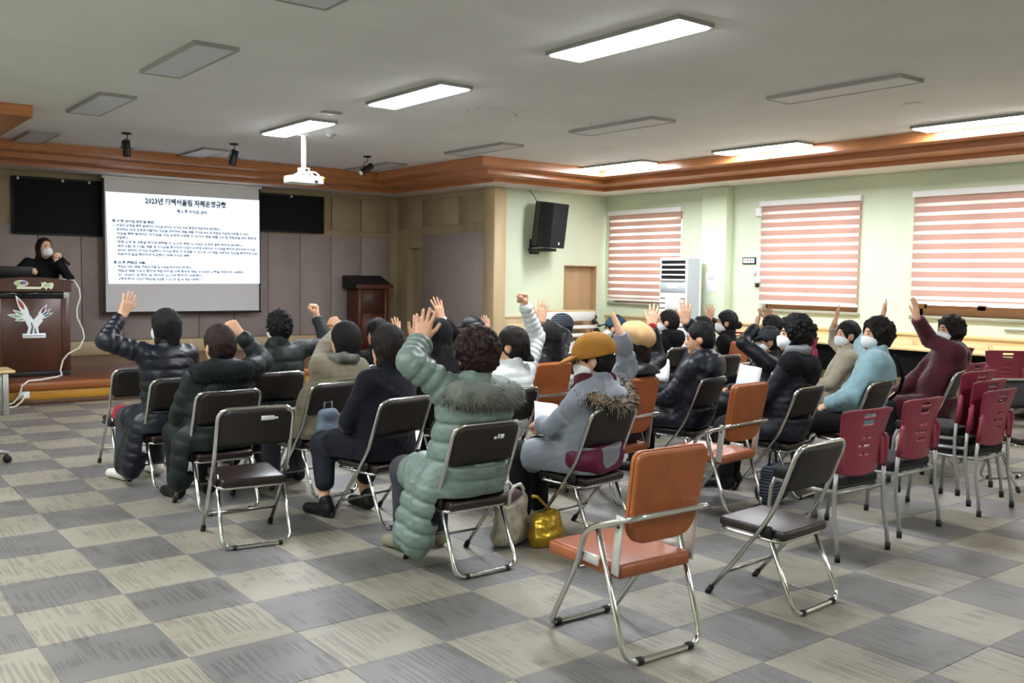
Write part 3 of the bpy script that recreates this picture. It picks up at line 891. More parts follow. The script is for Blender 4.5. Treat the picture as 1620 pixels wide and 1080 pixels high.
# ================================================================== RIGHT SIDE FURNITURE
# loudspeaker on the mint wall
sp = thing('loudspeaker', (8.28, YF, 2.0), 0, 'large black loudspeaker bracketed high on the mint wall', 'loudspeaker')
T = Matrix.Translation((0.0, -0.33, 0.30)) @ Matrix.Rotation(math.radians(16), 4, 'Z') @ Matrix.Rotation(math.radians(7), 4, 'X')
MB().prism([(-0.22, -0.19), (0.22, -0.19), (0.22, 0.04), (0.10, 0.22), (-0.10, 0.22), (-0.22, 0.04)], 'z', -0.33, 0.36, T).build('cabinet', 'black', sp)
MB().rbox(-0.205, 0.205, -0.205, -0.188, -0.315, 0.345, 0.006, 2, T).build('grille', 'blackcloth', sp)
MB().rbox(0.02, 0.05, -0.212, -0.204, -0.28, -0.235, 0.003, 1, T).build('badge', 'white', sp)
MB().rbox(-0.235, -0.218, -0.03, 0.03, 0.05, 0.16, 0.004, 1, T).build('handle_recess', 'rubber', sp)
MB().rbox(-0.235, -0.218, -0.025, 0.025, -0.03, 0.02, 0.01, 2, T).build('handle_recess', 'rubber', sp)
MB().rbox(-0.16, 0.10, -0.42, -0.02, -0.10, -0.055, 0.006, 1).build('bracket_tray', 'black', sp)
MB().rbox(-0.12, 0.06, -0.05, -0.001, -0.14, 0.10, 0.006, 1).build('wall_plate', 'black', sp)
MB().rbox(-0.10, -0.02, -0.43, -0.05, -0.055, -0.035, 0.004, 1).build('shim', 'white', sp)
MB().tube([(-0.12, -0.2, 0.66), (-0.13, -0.1, 0.78), (-0.14, -0.01, 0.866)], 0.006, 6).build('speaker_wire', 'black', sp)

# standing air conditioner
ac = thing('air_conditioner', (9.45, 5.16, 0), 0, 'tall white standing air conditioner in front of the window', 'air conditioner')
MB().rbox(-0.14, 0.16, -0.265, 0.265, 0.02, 1.815, 0.012, 2).build('cabinet', 'acgrey', ac)
MB().rbox(0.12, 0.165, -0.27, 0.27, 0.0, 1.82, 0.012, 2).build('rear_shell', 'white', ac)
MB().rbox(-0.162, -0.135, -0.265, 0.265, 0.02, 1.82, 0.008, 2).build('front_panel', 'white', ac)
MB().rbox(-0.166, -0.155, -0.235, 0.235, 1.48, 1.79, 0.002, 1).build('outlet', 'rubber', ac)
for k in range(5):
    MB().rbox(-0.19, -0.16, -0.24, 0.24, 1.475+0.074*k, 1.499+0.074*k, 0.004, 1).build('louvre', 'white', ac)
MB().rbox(-0.17, -0.16, -0.25, 0.25, 1.30, 1.46, 0.004, 1).build('control_panel', 'acgrey', ac)
MB().rbox(-0.175, -0.168, -0.08, 0.10, 1.355, 1.42, 0.003, 2).build('display', 'white', ac)
MB().rbox(-0.168, -0.16, -0.12, 0.12, 1.02, 1.26, 0.002, 1).build('notice', 'paper', ac)
for k in range(3):
    for a, b in ((-0.25, -0.15), (0.15, 0.25)):
        MB().box(-0.1655, -0.16, a, b, 1.055+0.075*k, 1.068+0.075*k).build('slot', 'rubber', ac)
for k in range(9):
    MB().rbox(-0.178, -0.158, -0.25, 0.25, 0.25+0.078*k, 0.305+0.078*k, 0.006, 1).build('intake_slat', 'white', ac)
MB().box(-0.1655, -0.158, -0.24, 0.24, 0.24, 0.98).build('intake', 'lampframe', ac)
# notices and fittings on the wall
pn_ = MB().rbox(-0.0025, 0.0025, -0.103, 0.103, 0.0, 0.285, 0.001, 1).build('paper_notice', 'paper', None, 'white paper notice taped to the pilaster', 'notice', None, None, (9.6965, 4.7825, 1.315))
for k in range(2):
    MB().box(-0.0035, -0.0025, -0.06, 0.06, 0.215-0.03*k, 0.225-0.03*k).build('print_line', 'print', pn_)
sg = thing('framed_sign', (XR-0.012, 4.215, 1.78), 0, 'small black-framed sign on the mint wall', 'sign')
MB().rbox(-0.006, 0.011, -0.118, 0.118, -0.05, 0.05, 0.003, 1).build('sign_frame', 'black', sg)
MB().box(-0.009, -0.005, -0.098, 0.098, -0.033, 0.033).build('sign_face', 'paper', sg)
for k, c in enumerate((-0.06, -0.02, 0.03, 0.07)):
    MB().rbox(-0.011, -0.009, -c-0.012, -c+0.012, -0.004, 0.018, 0.004, 1).build('sign_mark', 'mk_red' if k in (1, 2) else 'print', sg)
MB().box(-0.0105, -0.009, -0.07, 0.07, -0.018, -0.013).build('sign_line', 'mk_red', sg)
br = thing('wall_bracket', (XR-0.002, 4.03, 1.36), 0, 'white wall fitting with a dark latch beside the middle blind', 'bracket')
MB().rbox(-0.05, 0.0, -0.025, 0.025, 0.16, 0.58, 0.006, 1).build('channel', 'white', br)
MB().rbox(-0.06, 0.0, -0.05, 0.05, 0.10, 0.18, 0.006, 1).build('plate', 'offwhite', br)
MB().rbox(-0.05, 0.0, 0.005, 0.04, 0.04, 0.10, 0.006, 1).build('latch', 'rubber', br)
MB().rbox(-0.06, -0.02, 0.03, 0.07, 0.2, 0.28, 0.005, 1).build('tab', 'bracket', br)
MB().rbox(XR-0.04, XR-0.001, 4.02, 4.11, 2.41, 2.53, 0.006, 2).build('junction_box', 'white', None, 'small white box on the wall beside the middle headrail', 'box')
MB().rbox(XR-0.03, XR-0.001, -0.1, 0.12, 0.945, 0.965, 0.004, 2).build('wall_strip', 'lampframe', None, 'grey strip fixed under the rightmost window', 'strip', None, None, (0, 0.45, 0.02))

# stacked folding tables below the low door
for k in range(6):
    t = thing('folded_table', (8.75, 6.95-0.055*k, 0.80-0.125*k if k else 0.80), 0,
              ['folded white table on top of the stack, tan edge up', 'folded white table second in the stack by the door', 'folded white table third in the stack by the door',
               'folded white table fourth in the stack by the door', 'folded white table fifth in the stack by the door', 'folded white table at the bottom of the stack'][k], 'table', 'folded tables stacked by the low door')
    if k == 0:
        MB().rbox(-0.62, 0.58, -0.06, 0.20, 0.0, 0.155, 0.005, 1).build('table_top', 'offwhite', t)
        MB().rbox(-0.63, 0.59, -0.065, 0.21, 0.155, 0.172, 0.004, 1).build('edge', 'tabletop', t)
    else:
        MB().rbox(-0.62, 0.55, -0.10, 0.22, 0.0, 0.05, 0.006, 1).build('table_top', 'offwhite', t)
    MB().tube(fillet([(0.54, -0.08, 0.02), (0.585, -0.10, 0.05), (0.585, -0.04, 0.10), (0.56, 0.05, 0.11)], 0.02), 0.013, 7).build('folding_leg', 'rubber', t)
    MB().rbox(0.50, 0.57, -0.12, -0.06, -0.06, 0.01, 0.006, 1).build('hinge', 'rubber', t)

# long desks along the window wall
for n, (y0, y1, lab) in enumerate(((2.15, 3.95, 'pale wood desk against the window wall under the middle window'),
                     (0.10, 1.95, 'pale wood desk against the window wall under the rightmost window'),
                     (-2.0, -0.05, 'pale wood desk against the window wall past the right edge'))):
    t = thing('desk', (9.50, (y0+y1)/2, 0), 0, lab, 'desk', 'desks along the window wall')
    l = (y1-y0)/2
    MB().rbox(-0.25, 0.30, -l, l, 0.70, 0.73, 0.006, 2).build('desk_top', 'tabletop', t)
    for s in (-1, 1):
        MB().rbox(-0.18, -0.13, s*(l-0.12)-0.02, s*(l-0.12)+0.02, 0, 0.70, 0.005, 1).build('leg', 'greymetal', t)
        MB().rbox(0.20, 0.25, s*(l-0.12)-0.02, s*(l-0.12)+0.02, 0, 0.70, 0.005, 1).build('leg', 'greymetal', t)
    MB().rbox(0.0, 0.02, -l+0.12, l-0.12, 0.35, 0.68, 0.004, 1).build('modesty_panel', 'blackcloth', t)
    MB().rbox(-0.17, 0.24, -l+0.11, -l+0.14, 0.08, 0.12, 0.004, 1).build('foot_bar', 'greymetal', t)

# ================================================================== CHAIRS (prototypes face +y, origin on the floor)
def folding_chair():
    t = thing('folding_chair', (0, 0, 0), 0, 'x', 'chair', 'dark brown folding chairs')
    w = 0.205
    side = [(0.23, 0.02), (0.022, 0.278), (-0.095, 0.442), (-0.140, 0.548), (-0.222, 0.768)]
    L = [(-0.195, 0.23, 0.022)]+[(-w, y, z) for y, z in side[1:]]
    Rr = [(-x, y, z) for x, y, z in reversed(L)]
    fr = MB().tube(fillet(L+Rr, {1: 0.08, 2: 0.08, 3: 0.08, 4: 0.065, 5: 0.065, 6: 0.08, 7: 0.08, 8: 0.08}, 5), 0.0115, 8).build('back_frame', 'chrome', t)
    for s in (-1, 1):
        MB().cyl((s*0.195, 0.245, 0.0), (s*0.195, 0.222, 0.034), 0.015, 10).build('foot_cap', 'rubber', fr)
    rl = MB().tube(fillet([(-0.180, -0.055, 0.385), (-0.19, -0.225, 0.013), (0.19, -0.225, 0.013), (0.180, -0.055, 0.385)], 0.065, 6), 0.0112, 8).build('rear_leg', 'chrome', t)
    for s in (-1, 1):
        MB().cyl((s*0.115, -0.225, 0.0145), (s*0.135, -0.225, 0.0145), 0.0145, 10).build('foot_sleeve', 'rubber', rl)
    MB().cyl((-0.197, 0.142, 0.125), (0.197, 0.142, 0.125), 0.007, 8).build('stretcher', 'dullchrome', t)
    MB().tube(fillet([(-0.185, -0.135, 0.322), (0.185, -0.135, 0.322), (0.19, 0.19, 0.330), (-0.19, 0.19, 0.330)], 0.05, 4, True), 0.009, 7, True).build('seat_frame', 'chrome', t)
    MB().rbox(-0.178, 0.178, -0.15, 0.215, 0.332, 0.377, 0.018, 3, Matrix.Rotation(0.025, 4, 'X')).build('seat', 'brownvinyl', t)
    for s in (-1, 1):
        MB().rbox(s*0.192-0.010, s*0.192+0.010, -0.095, -0.035, 0.335, 0.39, 0.006, 1).build('hinge', 'rubber', t)
    # padded back: curved panel with rounded top corners
    cols, rows = 12, 8
    V, F = [], []
    for side_ in (0, 1):
        for j in range(rows+1):
            v = j/rows
            z = 0.558+0.205*v
            y0 = -0.142-0.078*v
            half = 0.196
            if v > 0.72:
                half -= 0.05*((v-0.72)/0.28)**2.2
            if v < 0.12:
                half -= 0.02*((0.12-v)/0.12)**2
            for i in range(cols+1):
                x = half*(2*i/cols-1)
                puff = 0.014*(1-abs(2*i/cols-1)**4)*(1-abs(2*v-1)**4)
                bow = -0.020*(1-(x/0.2)**2)
                off = (0.008+puff*1.0) if side_ else -(0.006+puff*0.35)
                V.append((x, y0+bow+off, z))
    n = (cols+1)*(rows+1)
    for s_ in (0, 1):
        for j in range(rows):
            for i in range(cols):
                a = s_*n+j*(cols+1)+i
                F.append((a, a+1, a+cols+2, a+cols+1))
    edge = [i for i in range(cols)]+[cols+(cols+1)*j for j in range(rows)]+[(cols+1)*rows+cols-i for i in range(cols)]+[(cols+1)*(rows-j) for j in range(rows)]
    for k in range(len(edge)):
        a, b = edge[k], edge[(k+1) % len(edge)]
        F.append((a, b, b+n, a+n))
    MB().add(V, F, True).build('backrest', 'brownback', t)
    return t

def arm_chair():
    t = thing('folding_armchair', (0, 0, 0), 0, 'x', 'chair', 'tan leather folding armchairs')
    # front legs, arms and rear hoop: one bent tube
    P = [(-0.185, 0.265, 0.013), (-0.225, 0.04, 0.34), (-0.238, -0.025, 0.495), (-0.238, -0.10, 0.535), (-0.222, -0.272, 0.592),
         (0.222, -0.272, 0.592), (0.238, -0.10, 0.535), (0.238, -0.025, 0.495), (0.225, 0.04, 0.34), (0.185, 0.265, 0.013)]
    rad = {0: 0.06, 1: 0.1, 2: 0.05, 3: 0.05, 4: 0.07, 5: 0.07, 6: 0.05, 7: 0.05, 8: 0.1, 9: 0.06}
    hp = MB().tube(fillet(P, rad, 6, True), 0.0125, 9, True).build('arm_frame', 'chrome', t)
    rl = MB().tube(fillet([(-0.218, -0.075, 0.515), (-0.21, -0.245, 0.013), (0.21, -0.245, 0.013), (0.218, -0.075, 0.515)], 0.075, 7), 0.0125, 9).build('rear_leg', 'chrome', t)
    for s in (-1, 1):
        MB().cyl((s*0.125, -0.245, 0.0155), (s*0.15, -0.245, 0.0155), 0.0165, 10).build('foot_sleeve', 'rubber', rl)
        MB().cyl((s*0.125, 0.265, 0.0155), (s*0.15, 0.265, 0.0155), 0.0165, 10).build('foot_sleeve', 'rubber', hp)
    MB().rbox(-0.20, 0.20, -0.185, 0.27, 0.325, 0.385, 0.025, 3).build('seat', 'orangeseat', t)
    MB().cyl((-0.22, 0.03, 0.33), (0.22, 0.03, 0.33), 0.009, 8).build('seat_rod', 'dullchrome', t)
    Tb = Matrix.Translation((0, -0.170, 0.505)) @ Matrix.Rotation(math.radians(10), 4, 'X')
    prof = []
    bm = bmesh.new()
    hw, h = 0.196, 0.345
    poly = fillet([(-hw+0.02, -0.035, 0), (hw-0.02, -0.035, 0), (hw, h-0.0, 0), (-hw, h-0.0, 0)], {0: 0.10, 1: 0.10, 2: 0.045, 3: 0.045}, 6, True)
    vs = [bm.verts.new((p.x, 0.0, p.y)) for p in poly]
    fc = bm.faces.new(vs)
    ex = bmesh.ops.extrude_face_region(bm, geom=[fc])
    for v in [g for g in ex['geom'] if isinstance(g, bmesh.types.BMVert)]:
        v.co.y -= 0.05
    bmesh.ops.bevel(bm, geom=[e for e in bm.edges if abs(e.verts[0].co.y-e.verts[1].co.y) < 1e-5], offset=0.014, segments=3, profile=0.6, affect='EDGES')
    bk = MB().bm(bm, Tb).build('backrest', 'orange', t)
    MB().tube([Tb @ Vector((p.x*1.003, -0.025, p.y if p.y < 0.1 else p.y+0.001)) for p in poly], 0.004, 6, True).build('piping', 'orange', bk)
    for s in (-1, 1):
        MB().rbox(-0.003, 0.003, -0.022, 0.022, 0.0, 0.24, 0.002, 1, Matrix.Translation((s*0.205, -0.165, 0.345)) @ Matrix.Rotation(math.radians(6), 4, 'X')).build('side_bracket', 'bracket', t)
        MB().cyl((s*0.207, -0.185, 0.54), (s*0.213, -0.185, 0.54), 0.006, 8).build('rivet', 'rubber', t)
        MB().rbox(s*0.213-0.006, s*0.213+0.006, -0.08, 0.02, 0.36, 0.40, 0.003, 1).build('seat_bracket', 'bracket', t)
    return t

def red_chair():
    t = thing('stacking_chair', (0, 0, 0), 0, 'x', 'chair', 'burgundy plastic stacking chairs')
    # plastic back shell with hand slots, built as a thick sheet with openings
    cols, rows = 24, 40
    holes = set()
    def hole(c0, c1, r0, r1):
        for i in range(c0, c1):
            for j in range(r0, r1):
                holes.add((i, j))
    hole(9, 15, 35, 37); hole(9, 15, 30, 33)
    hole(10, 12, 22, 23); hole(13, 15, 22, 23); hole(8, 10, 17, 18); hole(11, 13, 17, 18); hole(13, 15, 17, 18); hole(9, 11, 12, 13); hole(12, 15, 12, 13)
    def pt(i, j, off):
        v = j/rows
        z = 0.462+0.353*v
        if v > 0.45:
            half = 0.185+0.040*((v-0.45)/0.55)
        else:
            half = 0.185-0.010*((0.45-v)/0.45)
        x = half*(2*i/cols-1)
        z -= 0.022*(1-abs(2*i/cols-1)**2)*(1-v)**2 + (0.012*abs(2*i/cols-1)**6)*(v > 0.9)
        y = -0.185-0.035*v-0.055*max(0, v-0.55)**1.5 - 0.025*(1-(2*i/cols-1)**2) + off
        return (x, y, z)
    V = [pt(i, j, 0.0) for j in range(rows+1) for i in range(cols+1)]+[pt(i, j, 0.009) for j in range(rows+1) for i in range(cols+1)]
    n = (cols+1)*(rows+1)
    F = []
    q = lambda i, j: j*(cols+1)+i
    ins = lambda i, j: 0 <= i < cols and 0 <= j < rows and (i, j) not in holes
    for j in range(rows):
        for i in range(cols):
            if not ins(i, j):
                continue
            a, b, c, d = q(i, j), q(i+1, j), q(i+1, j+1), q(i, j+1)
            F += [(a, b, c, d), (a+n, d+n, c+n, b+n)]
            for (di, dj), (e, f_) in (((0, -1), (a, b)), ((1, 0), (b, c)), ((0, 1), (c, d)), ((-1, 0), (d, a))):
                if not ins(i+di, j+dj):
                    F.append((e, f_, f_+n, e+n))
    sh = MB().add(V, F, True).build('back_shell', 'redplastic', t)
    for s in (-1, 1):
        MB().tube([(s*0.192, -0.215, 0.660), (s*0.200, -0.218, 0.635), (s*0.210, -0.208, 0.55), (s*0.213, -0.20, 0.475)], [0.010, 0.015, 0.0155, 0.0145], 8).build('upright_sleeve', 'redplastic', sh)
        MB().rbox(min(s*0.16, s*0.215), max(s*0.16, s*0.215), -0.215, -0.198, 0.49, 0.645, 0.006, 1).build('side_wing', 'redplastic', sh)
    MB().rbox(-0.21, 0.21, -0.17, 0.24, 0.382, 0.435, 0.022, 3).build('seat_cushion', 'blackseat', t)
    MB().rbox(-0.20, 0.20, -0.165, 0.23, 0.368, 0.388, 0.006, 1).build('seat_pan', 'black', t)
    for s in (-1, 1):
        MB().tube([(s*0.214, -0.20, 0.48), (s*0.216, -0.195, 0.38), (s*0.220, -0.20, 0.25), (s*0.224, -0.225, 0.12), (s*0.226, -0.235, 0.02)], 0.0115, 8).build('leg', 'greymetal', t)
        MB().tube([(s*0.20, 0.215, 0.375), (s*0.21, 0.235, 0.32), (s*0.222, 0.255, 0.02)], 0.0115, 8).build('leg', 'greymetal', t)
        MB().tube([(s*0.214, -0.195, 0.37), (s*0.207, 0.0, 0.36), (s*0.20, 0.215, 0.365)], 0.011, 8).build('side_rail', 'greymetal', t)
        MB().cyl((s*0.226, -0.235, 0.0), (s*0.226, -0.235, 0.04), 0.0155, 10).build('foot_cap', 'rubber', t)
        MB().cyl((s*0.222, 0.255, 0.0), (s*0.222, 0.255, 0.04), 0.0155, 10).build('foot_cap', 'rubber', t)
    MB().cyl((-0.214, -0.19, 0.36), (0.214, -0.19, 0.36), 0.010, 8).build('rear_rail', 'greymetal', t)
    return t

PROTO = {'f': folding_chair(), 'o': arm_chair(), 'r': red_chair()}
USED = {}
def chair(kind, x, y, deg, label, group=None, z=0.0):
    """deg: turn from facing the stage, anticlockwise; x, y: centre of the seat on the floor"""
    p = PROTO[kind]
    o = copy_tree(p) if kind in USED else p
    USED[kind] = 1
    o.location = (x, y, z)
    o.rotation_euler = (0, 0, math.radians(deg))
    o['label'] = label
    if group: o['group'] = group
    return o
STICK = []
def sticker(ch, rects):
    STICK.append((ch, rects))
def put_sticker(ch, rects):
    p = [c for c in ch.children if c.name.startswith('backrest')][0]
    for (x0, x1, z0, z1) in rects:
        zm = (z0+z1)/2
        v = (zm-0.558)/0.205
        ym = -0.142-0.078*v-0.020-0.0135
        MB().rbox(x0, x1, -0.001, 0.001, -(z1-z0)/2, (z1-z0)/2, 0.0006, 1, Matrix.Translation((0, ym, zm)) @ Matrix.Rotation(math.atan2(0.078, 0.205), 4, 'X')).build('torn_sticker', 'paper', p)

F1 = chair('f', 0.835, 0.58, -8, 'empty dark brown folding chair with a white torn sticker, behind the dark coats')
sticker(F1, [(0.02, 0.09, 0.70, 0.727), (0.09, 0.112, 0.705, 0.718)])
F2 = chair('f', 0.96, 1.38, 0, 'dark brown folding chair holding the person with the furry dark hood')
F3 = chair('f', 0.92, 2.20, 4, 'dark brown folding chair holding the person in the long navy coat')
sticker(F3, [(0.03, 0.08, 0.70, 0.725)])
F0 = chair('f', 0.90, 2.98, 0, 'dark brown folding chair at the far left front, beyond the navy coat')
F4 = chair('f', 1.66, 2.22, 0, 'dark brown folding chair holding the person with the raised dark green sleeve')
F5 = chair('f', 1.67, 1.42, 12, 'dark brown folding chair holding the person in the khaki coat')
F6 = chair('f', 1.66, 0.50, 12, 'dark brown folding chair holding the person with the bare ankle')
F7 = chair('f', 1.555, -0.52, 0, 'dark brown folding chair holding the person in the sage green puffer coat')
sticker(F7, [(0.03, 0.045, 0.685, 0.70), (0.052, 0.062, 0.685, 0.712), (0.068, 0.09, 0.685, 0.71)])
F8 = chair('f', 2.53, 0.52, 4, 'dark brown folding chair holding the person in the white padded jacket')
F9 = chair('f', 2.46, -0.46, 8, 'dark brown folding chair holding the person in the mustard cap')
F10 = chair('f', 2.475, -1.80, 4, 'empty dark brown folding chair standing alone beside the tan armchair at the front')
F11 = chair('f', 4.22, 0.33, 14, 'dark brown folding chair holding the man in the navy hooded jacket')
F12 = chair('f', 4.37, -0.42, 8, 'dark brown folding chair holding the person with the grey collar')
F13 = chair('f', 5.13, -0.50, 8, 'dark brown folding chair holding the person in the light blue fleece coat')
F14 = chair('f', 6.42, -0.42, 16, 'dark brown folding chair holding the person in the maroon coat')
F15 = chair('f', 6.00, 1.62, 4, 'empty dark brown folding chair below the woman with the hair bun')
F16 = chair('f', 6.30, 2.55, 10, 'dark brown folding chair holding the person in the black hoodie before the air conditioner')
F17 = chair('f', 4.78, 2.55, 6, 'dark brown folding chair holding the person in the striped beanie')
sticker(F17, [(-0.06, 0.0, 0.60, 0.63)])
F18 = chair('f', 6.30, 0.42, 20, 'dark brown folding chair holding the person in the beige coat')
F19 = chair('f', 5.35, 0.55, 16, 'dark brown folding chair holding the masked person with the dark cap')
F20 = chair('f', 2.68, 1.45, 6, 'dark brown folding chair holding the person in the black hood')
F21 = chair('f', 2.64, 2.36, 2, 'dark brown folding chair holding the person hidden behind the two dark heads')
F22 = chair('f', 3.62, 2.40, 6, 'dark brown folding chair holding the person in the black cap')
F23 = chair('f', 5.42, 2.45, 8, 'dark brown folding chair holding the person in the blue cap')
F24 = chair('f', 5.52, 1.42, 10, 'dark brown folding chair hidden behind the navy hooded jacket')
F25 = chair('f', 6.10, 1.08, 14, 'dark brown folding chair holding the person whose bare wrist is raised')
F26 = chair('f', 6.75, -0.35, 150, 'folding chair turned the other way at the right edge, beside the red stack')
F26.location = (6.08, -1.33, 0)

O1 = chair('o', 1.53, -1.74, -2, 'empty tan leather folding armchair standing alone at the very front')
O2 = chair('o', 3.64, -0.44, 6, 'empty tan leather folding armchair with a pale pink cloth on its seat')
O3 = chair('o', 3.47, 1.30, 4, 'tan leather folding armchair behind the white padded jacket')
O4 = chair('o', 3.24, 0.15, 6, 'tan leather folding armchair holding the person in the beige beret')
O5 = chair('o', 6.95, 2.30, 12, 'tan leather folding armchair holding the woman with the hair bun')
R1 = chair('r', 3.45, -1.43, -3, 'burgundy plastic chair next to the lone folding chair, nearest of the red ones')
R2 = chair('r', 4.17, -1.35, 0, 'burgundy plastic chair second from the left in the nearest row')
SG = 'burgundy chairs stacked three high'
R5 = chair('r', 5.07, -1.38, 0, 'burgundy plastic chair at the bottom and front of the stack', SG)
R4 = chair('r', 5.07, -1.31, 0, 'burgundy plastic chair in the middle of the stack', SG, 0.055)
R3 = chair('r', 5.07, -1.235, 0, 'burgundy plastic chair on top and at the back of the stack', SG, 0.11)
RC = chair('r', 6.92, -0.30, 4, 'burgundy plastic chair showing only its top edge behind the stack')
RA = chair('r', 8.93, 0.78, -45, 'burgundy plastic chair at the desk behind the maroon coat')
RB = chair('r', 8.95, 0.22, -42, 'burgundy plastic chair at the desk cut by the right edge')
R9 = chair('r', 8.98, 3.72, -50, 'burgundy plastic chair at the desk under the middle window, left one')
R10 = chair('r', 8.98, 2.72, -50, 'burgundy plastic chair at the desk under the middle window, right one')
for ch_, rects_ in STICK:
    put_sticker(ch_, rects_)
# pink cloth on the second armchair
MT['pink'] = mat('pale_pink_cloth', '#d9b9b0', 0.9, noise=0.1, nscale=10)
cv = []
cf = []
for j in range(9):
    for i in range(11):
        u, v = i/10-0.5, j/8-0.5
        cv.append((3.60+0.32*u+0.02*math.sin(6*v), -0.36+0.26*v+0.03*math.sin(5*u), 0.3875+0.004+0.006*math.sin(9*u+4*v)*math.cos(7*v)))
for j in range(8):
    for i in range(10):
        a = j*11+i
        cf.append((a, a+1, a+12, a+11))
pk = MB().add(cv, cf, True).build('folded_cloth', 'pink', None, 'pale pink cloth lying on the tan armchair seat', 'cloth')
sd = pk.modifiers.new('thick', 'SOLIDIFY'); sd.thickness = 0.006

# ================================================================== PEOPLE: smooth blended bodies and clothes meshed from distance fields
def A3(p):
    return np.asarray(p, dtype=np.float32)
def smin(a, b, k):
    if k <= 0:
        return np.minimum(a, b)
    h = np.clip(0.5+0.5*(b-a)/k, 0, 1)
    return b*(1-h)+a*h-k*h*(1-h)
def smax(a, b, k):
    return -smin(-a, -b, k)
class Cap:
    """tapered limb; rings = (count, depth) gives quilted rolls along it"""
    def __init__(s, a, b, ra, rb, k=0.03, rings=None, flat=None):
        s.a, s.b, s.ra, s.rb, s.k, s.rings = A3(a), A3(b), ra, rb, k, rings
    def __call__(s, P):
        d = s.b-s.a
        q = P-s.a
        t = np.clip(q @ d/max(float(d @ d), 1e-9), 0, 1)
        r = s.ra+(s.rb-s.ra)*t
        if s.rings:
            u = t*np.float32(s.rings[0])
            q_ = (u-np.round(u))*np.float32(np.linalg.norm(d)/s.rings[0])
            r = r+s.rings[1]*(0.35-1.25*np.exp(-(q_/0.011)**2)+0.4*np.abs(np.sin(np.float32(PI)*u)))
        return np.sqrt(((q-t[:, None]*d)**2).sum(1))-r
    def box(s):
        m = max(s.ra, s.rb)+0.03
        return np.minimum(s.a, s.b)-m, np.maximum(s.a, s.b)+m
class Ell:
    def __init__(s, c, r, k=0.03, R=None, rings=None):
        s.c, s.r, s.k, s.R, s.rings = A3(c), A3(r), k, R, rings
    def __call__(s, P):
        q = P-s.c
        if s.R is not None:
            q = q @ s.R
        k0 = np.sqrt(((q/s.r)**2).sum(1))
        k1 = np.sqrt(((q/(s.r*s.r))**2).sum(1))+1e-6
        d = k0*(k0-1)/k1
        if s.rings:
            u = P[:, 2]/np.float32(s.rings[0])
            q_ = (u-np.round(u))*np.float32(s.rings[0])
            d = d-s.rings[1]*(0.35-1.25*np.exp(-(q_/0.011)**2)+0.4*np.abs(np.sin(np.float32(PI)*u)))
        return d
    def box(s):
        m = float(s.r.max())+0.03
        return s.c-m, s.c+m
class Balls:
    """a cluster of small spheres (curls)"""
    def __init__(s, c, r, k=0.004):
        s.c, s.r, s.k = A3(c), A3(r), k
    def __call__(s, P):
        c2 = (s.c**2).sum(1)
        out = np.empty(len(P), np.float32)
        for i in range(0, len(P), 20000):
            q = P[i:i+20000]
            dd = (q**2).sum(1)[:, None]+c2[None]-2*q @ s.c.T
            out[i:i+20000] = (np.sqrt(np.maximum(dd, 0))-s.r[None]).min(1)
        return out
    def box(s):
        return s.c.min(0)-0.04, s.c.max(0)+0.04
def noise3(P, f, seed):
    r = np.random.RandomState(seed)
    out = np.zeros(len(P), np.float32)
    for _ in range(5):
        w = A3(r.normal(size=3))*f
        out += np.sin(P @ w+r.uniform(0, 6.28))
    return out/5
def union(prims):
    def fn(P):
        d = prims[0](P)
        for q in prims[1:]:
            d = smin(d, q(P), q.k)
        return d
    lo = np.min([q.box()[0] for q in prims], 0)
    hi = np.max([q.box()[1] for q in prims], 0)
    fn.lo, fn.hi = lo, hi
    return fn
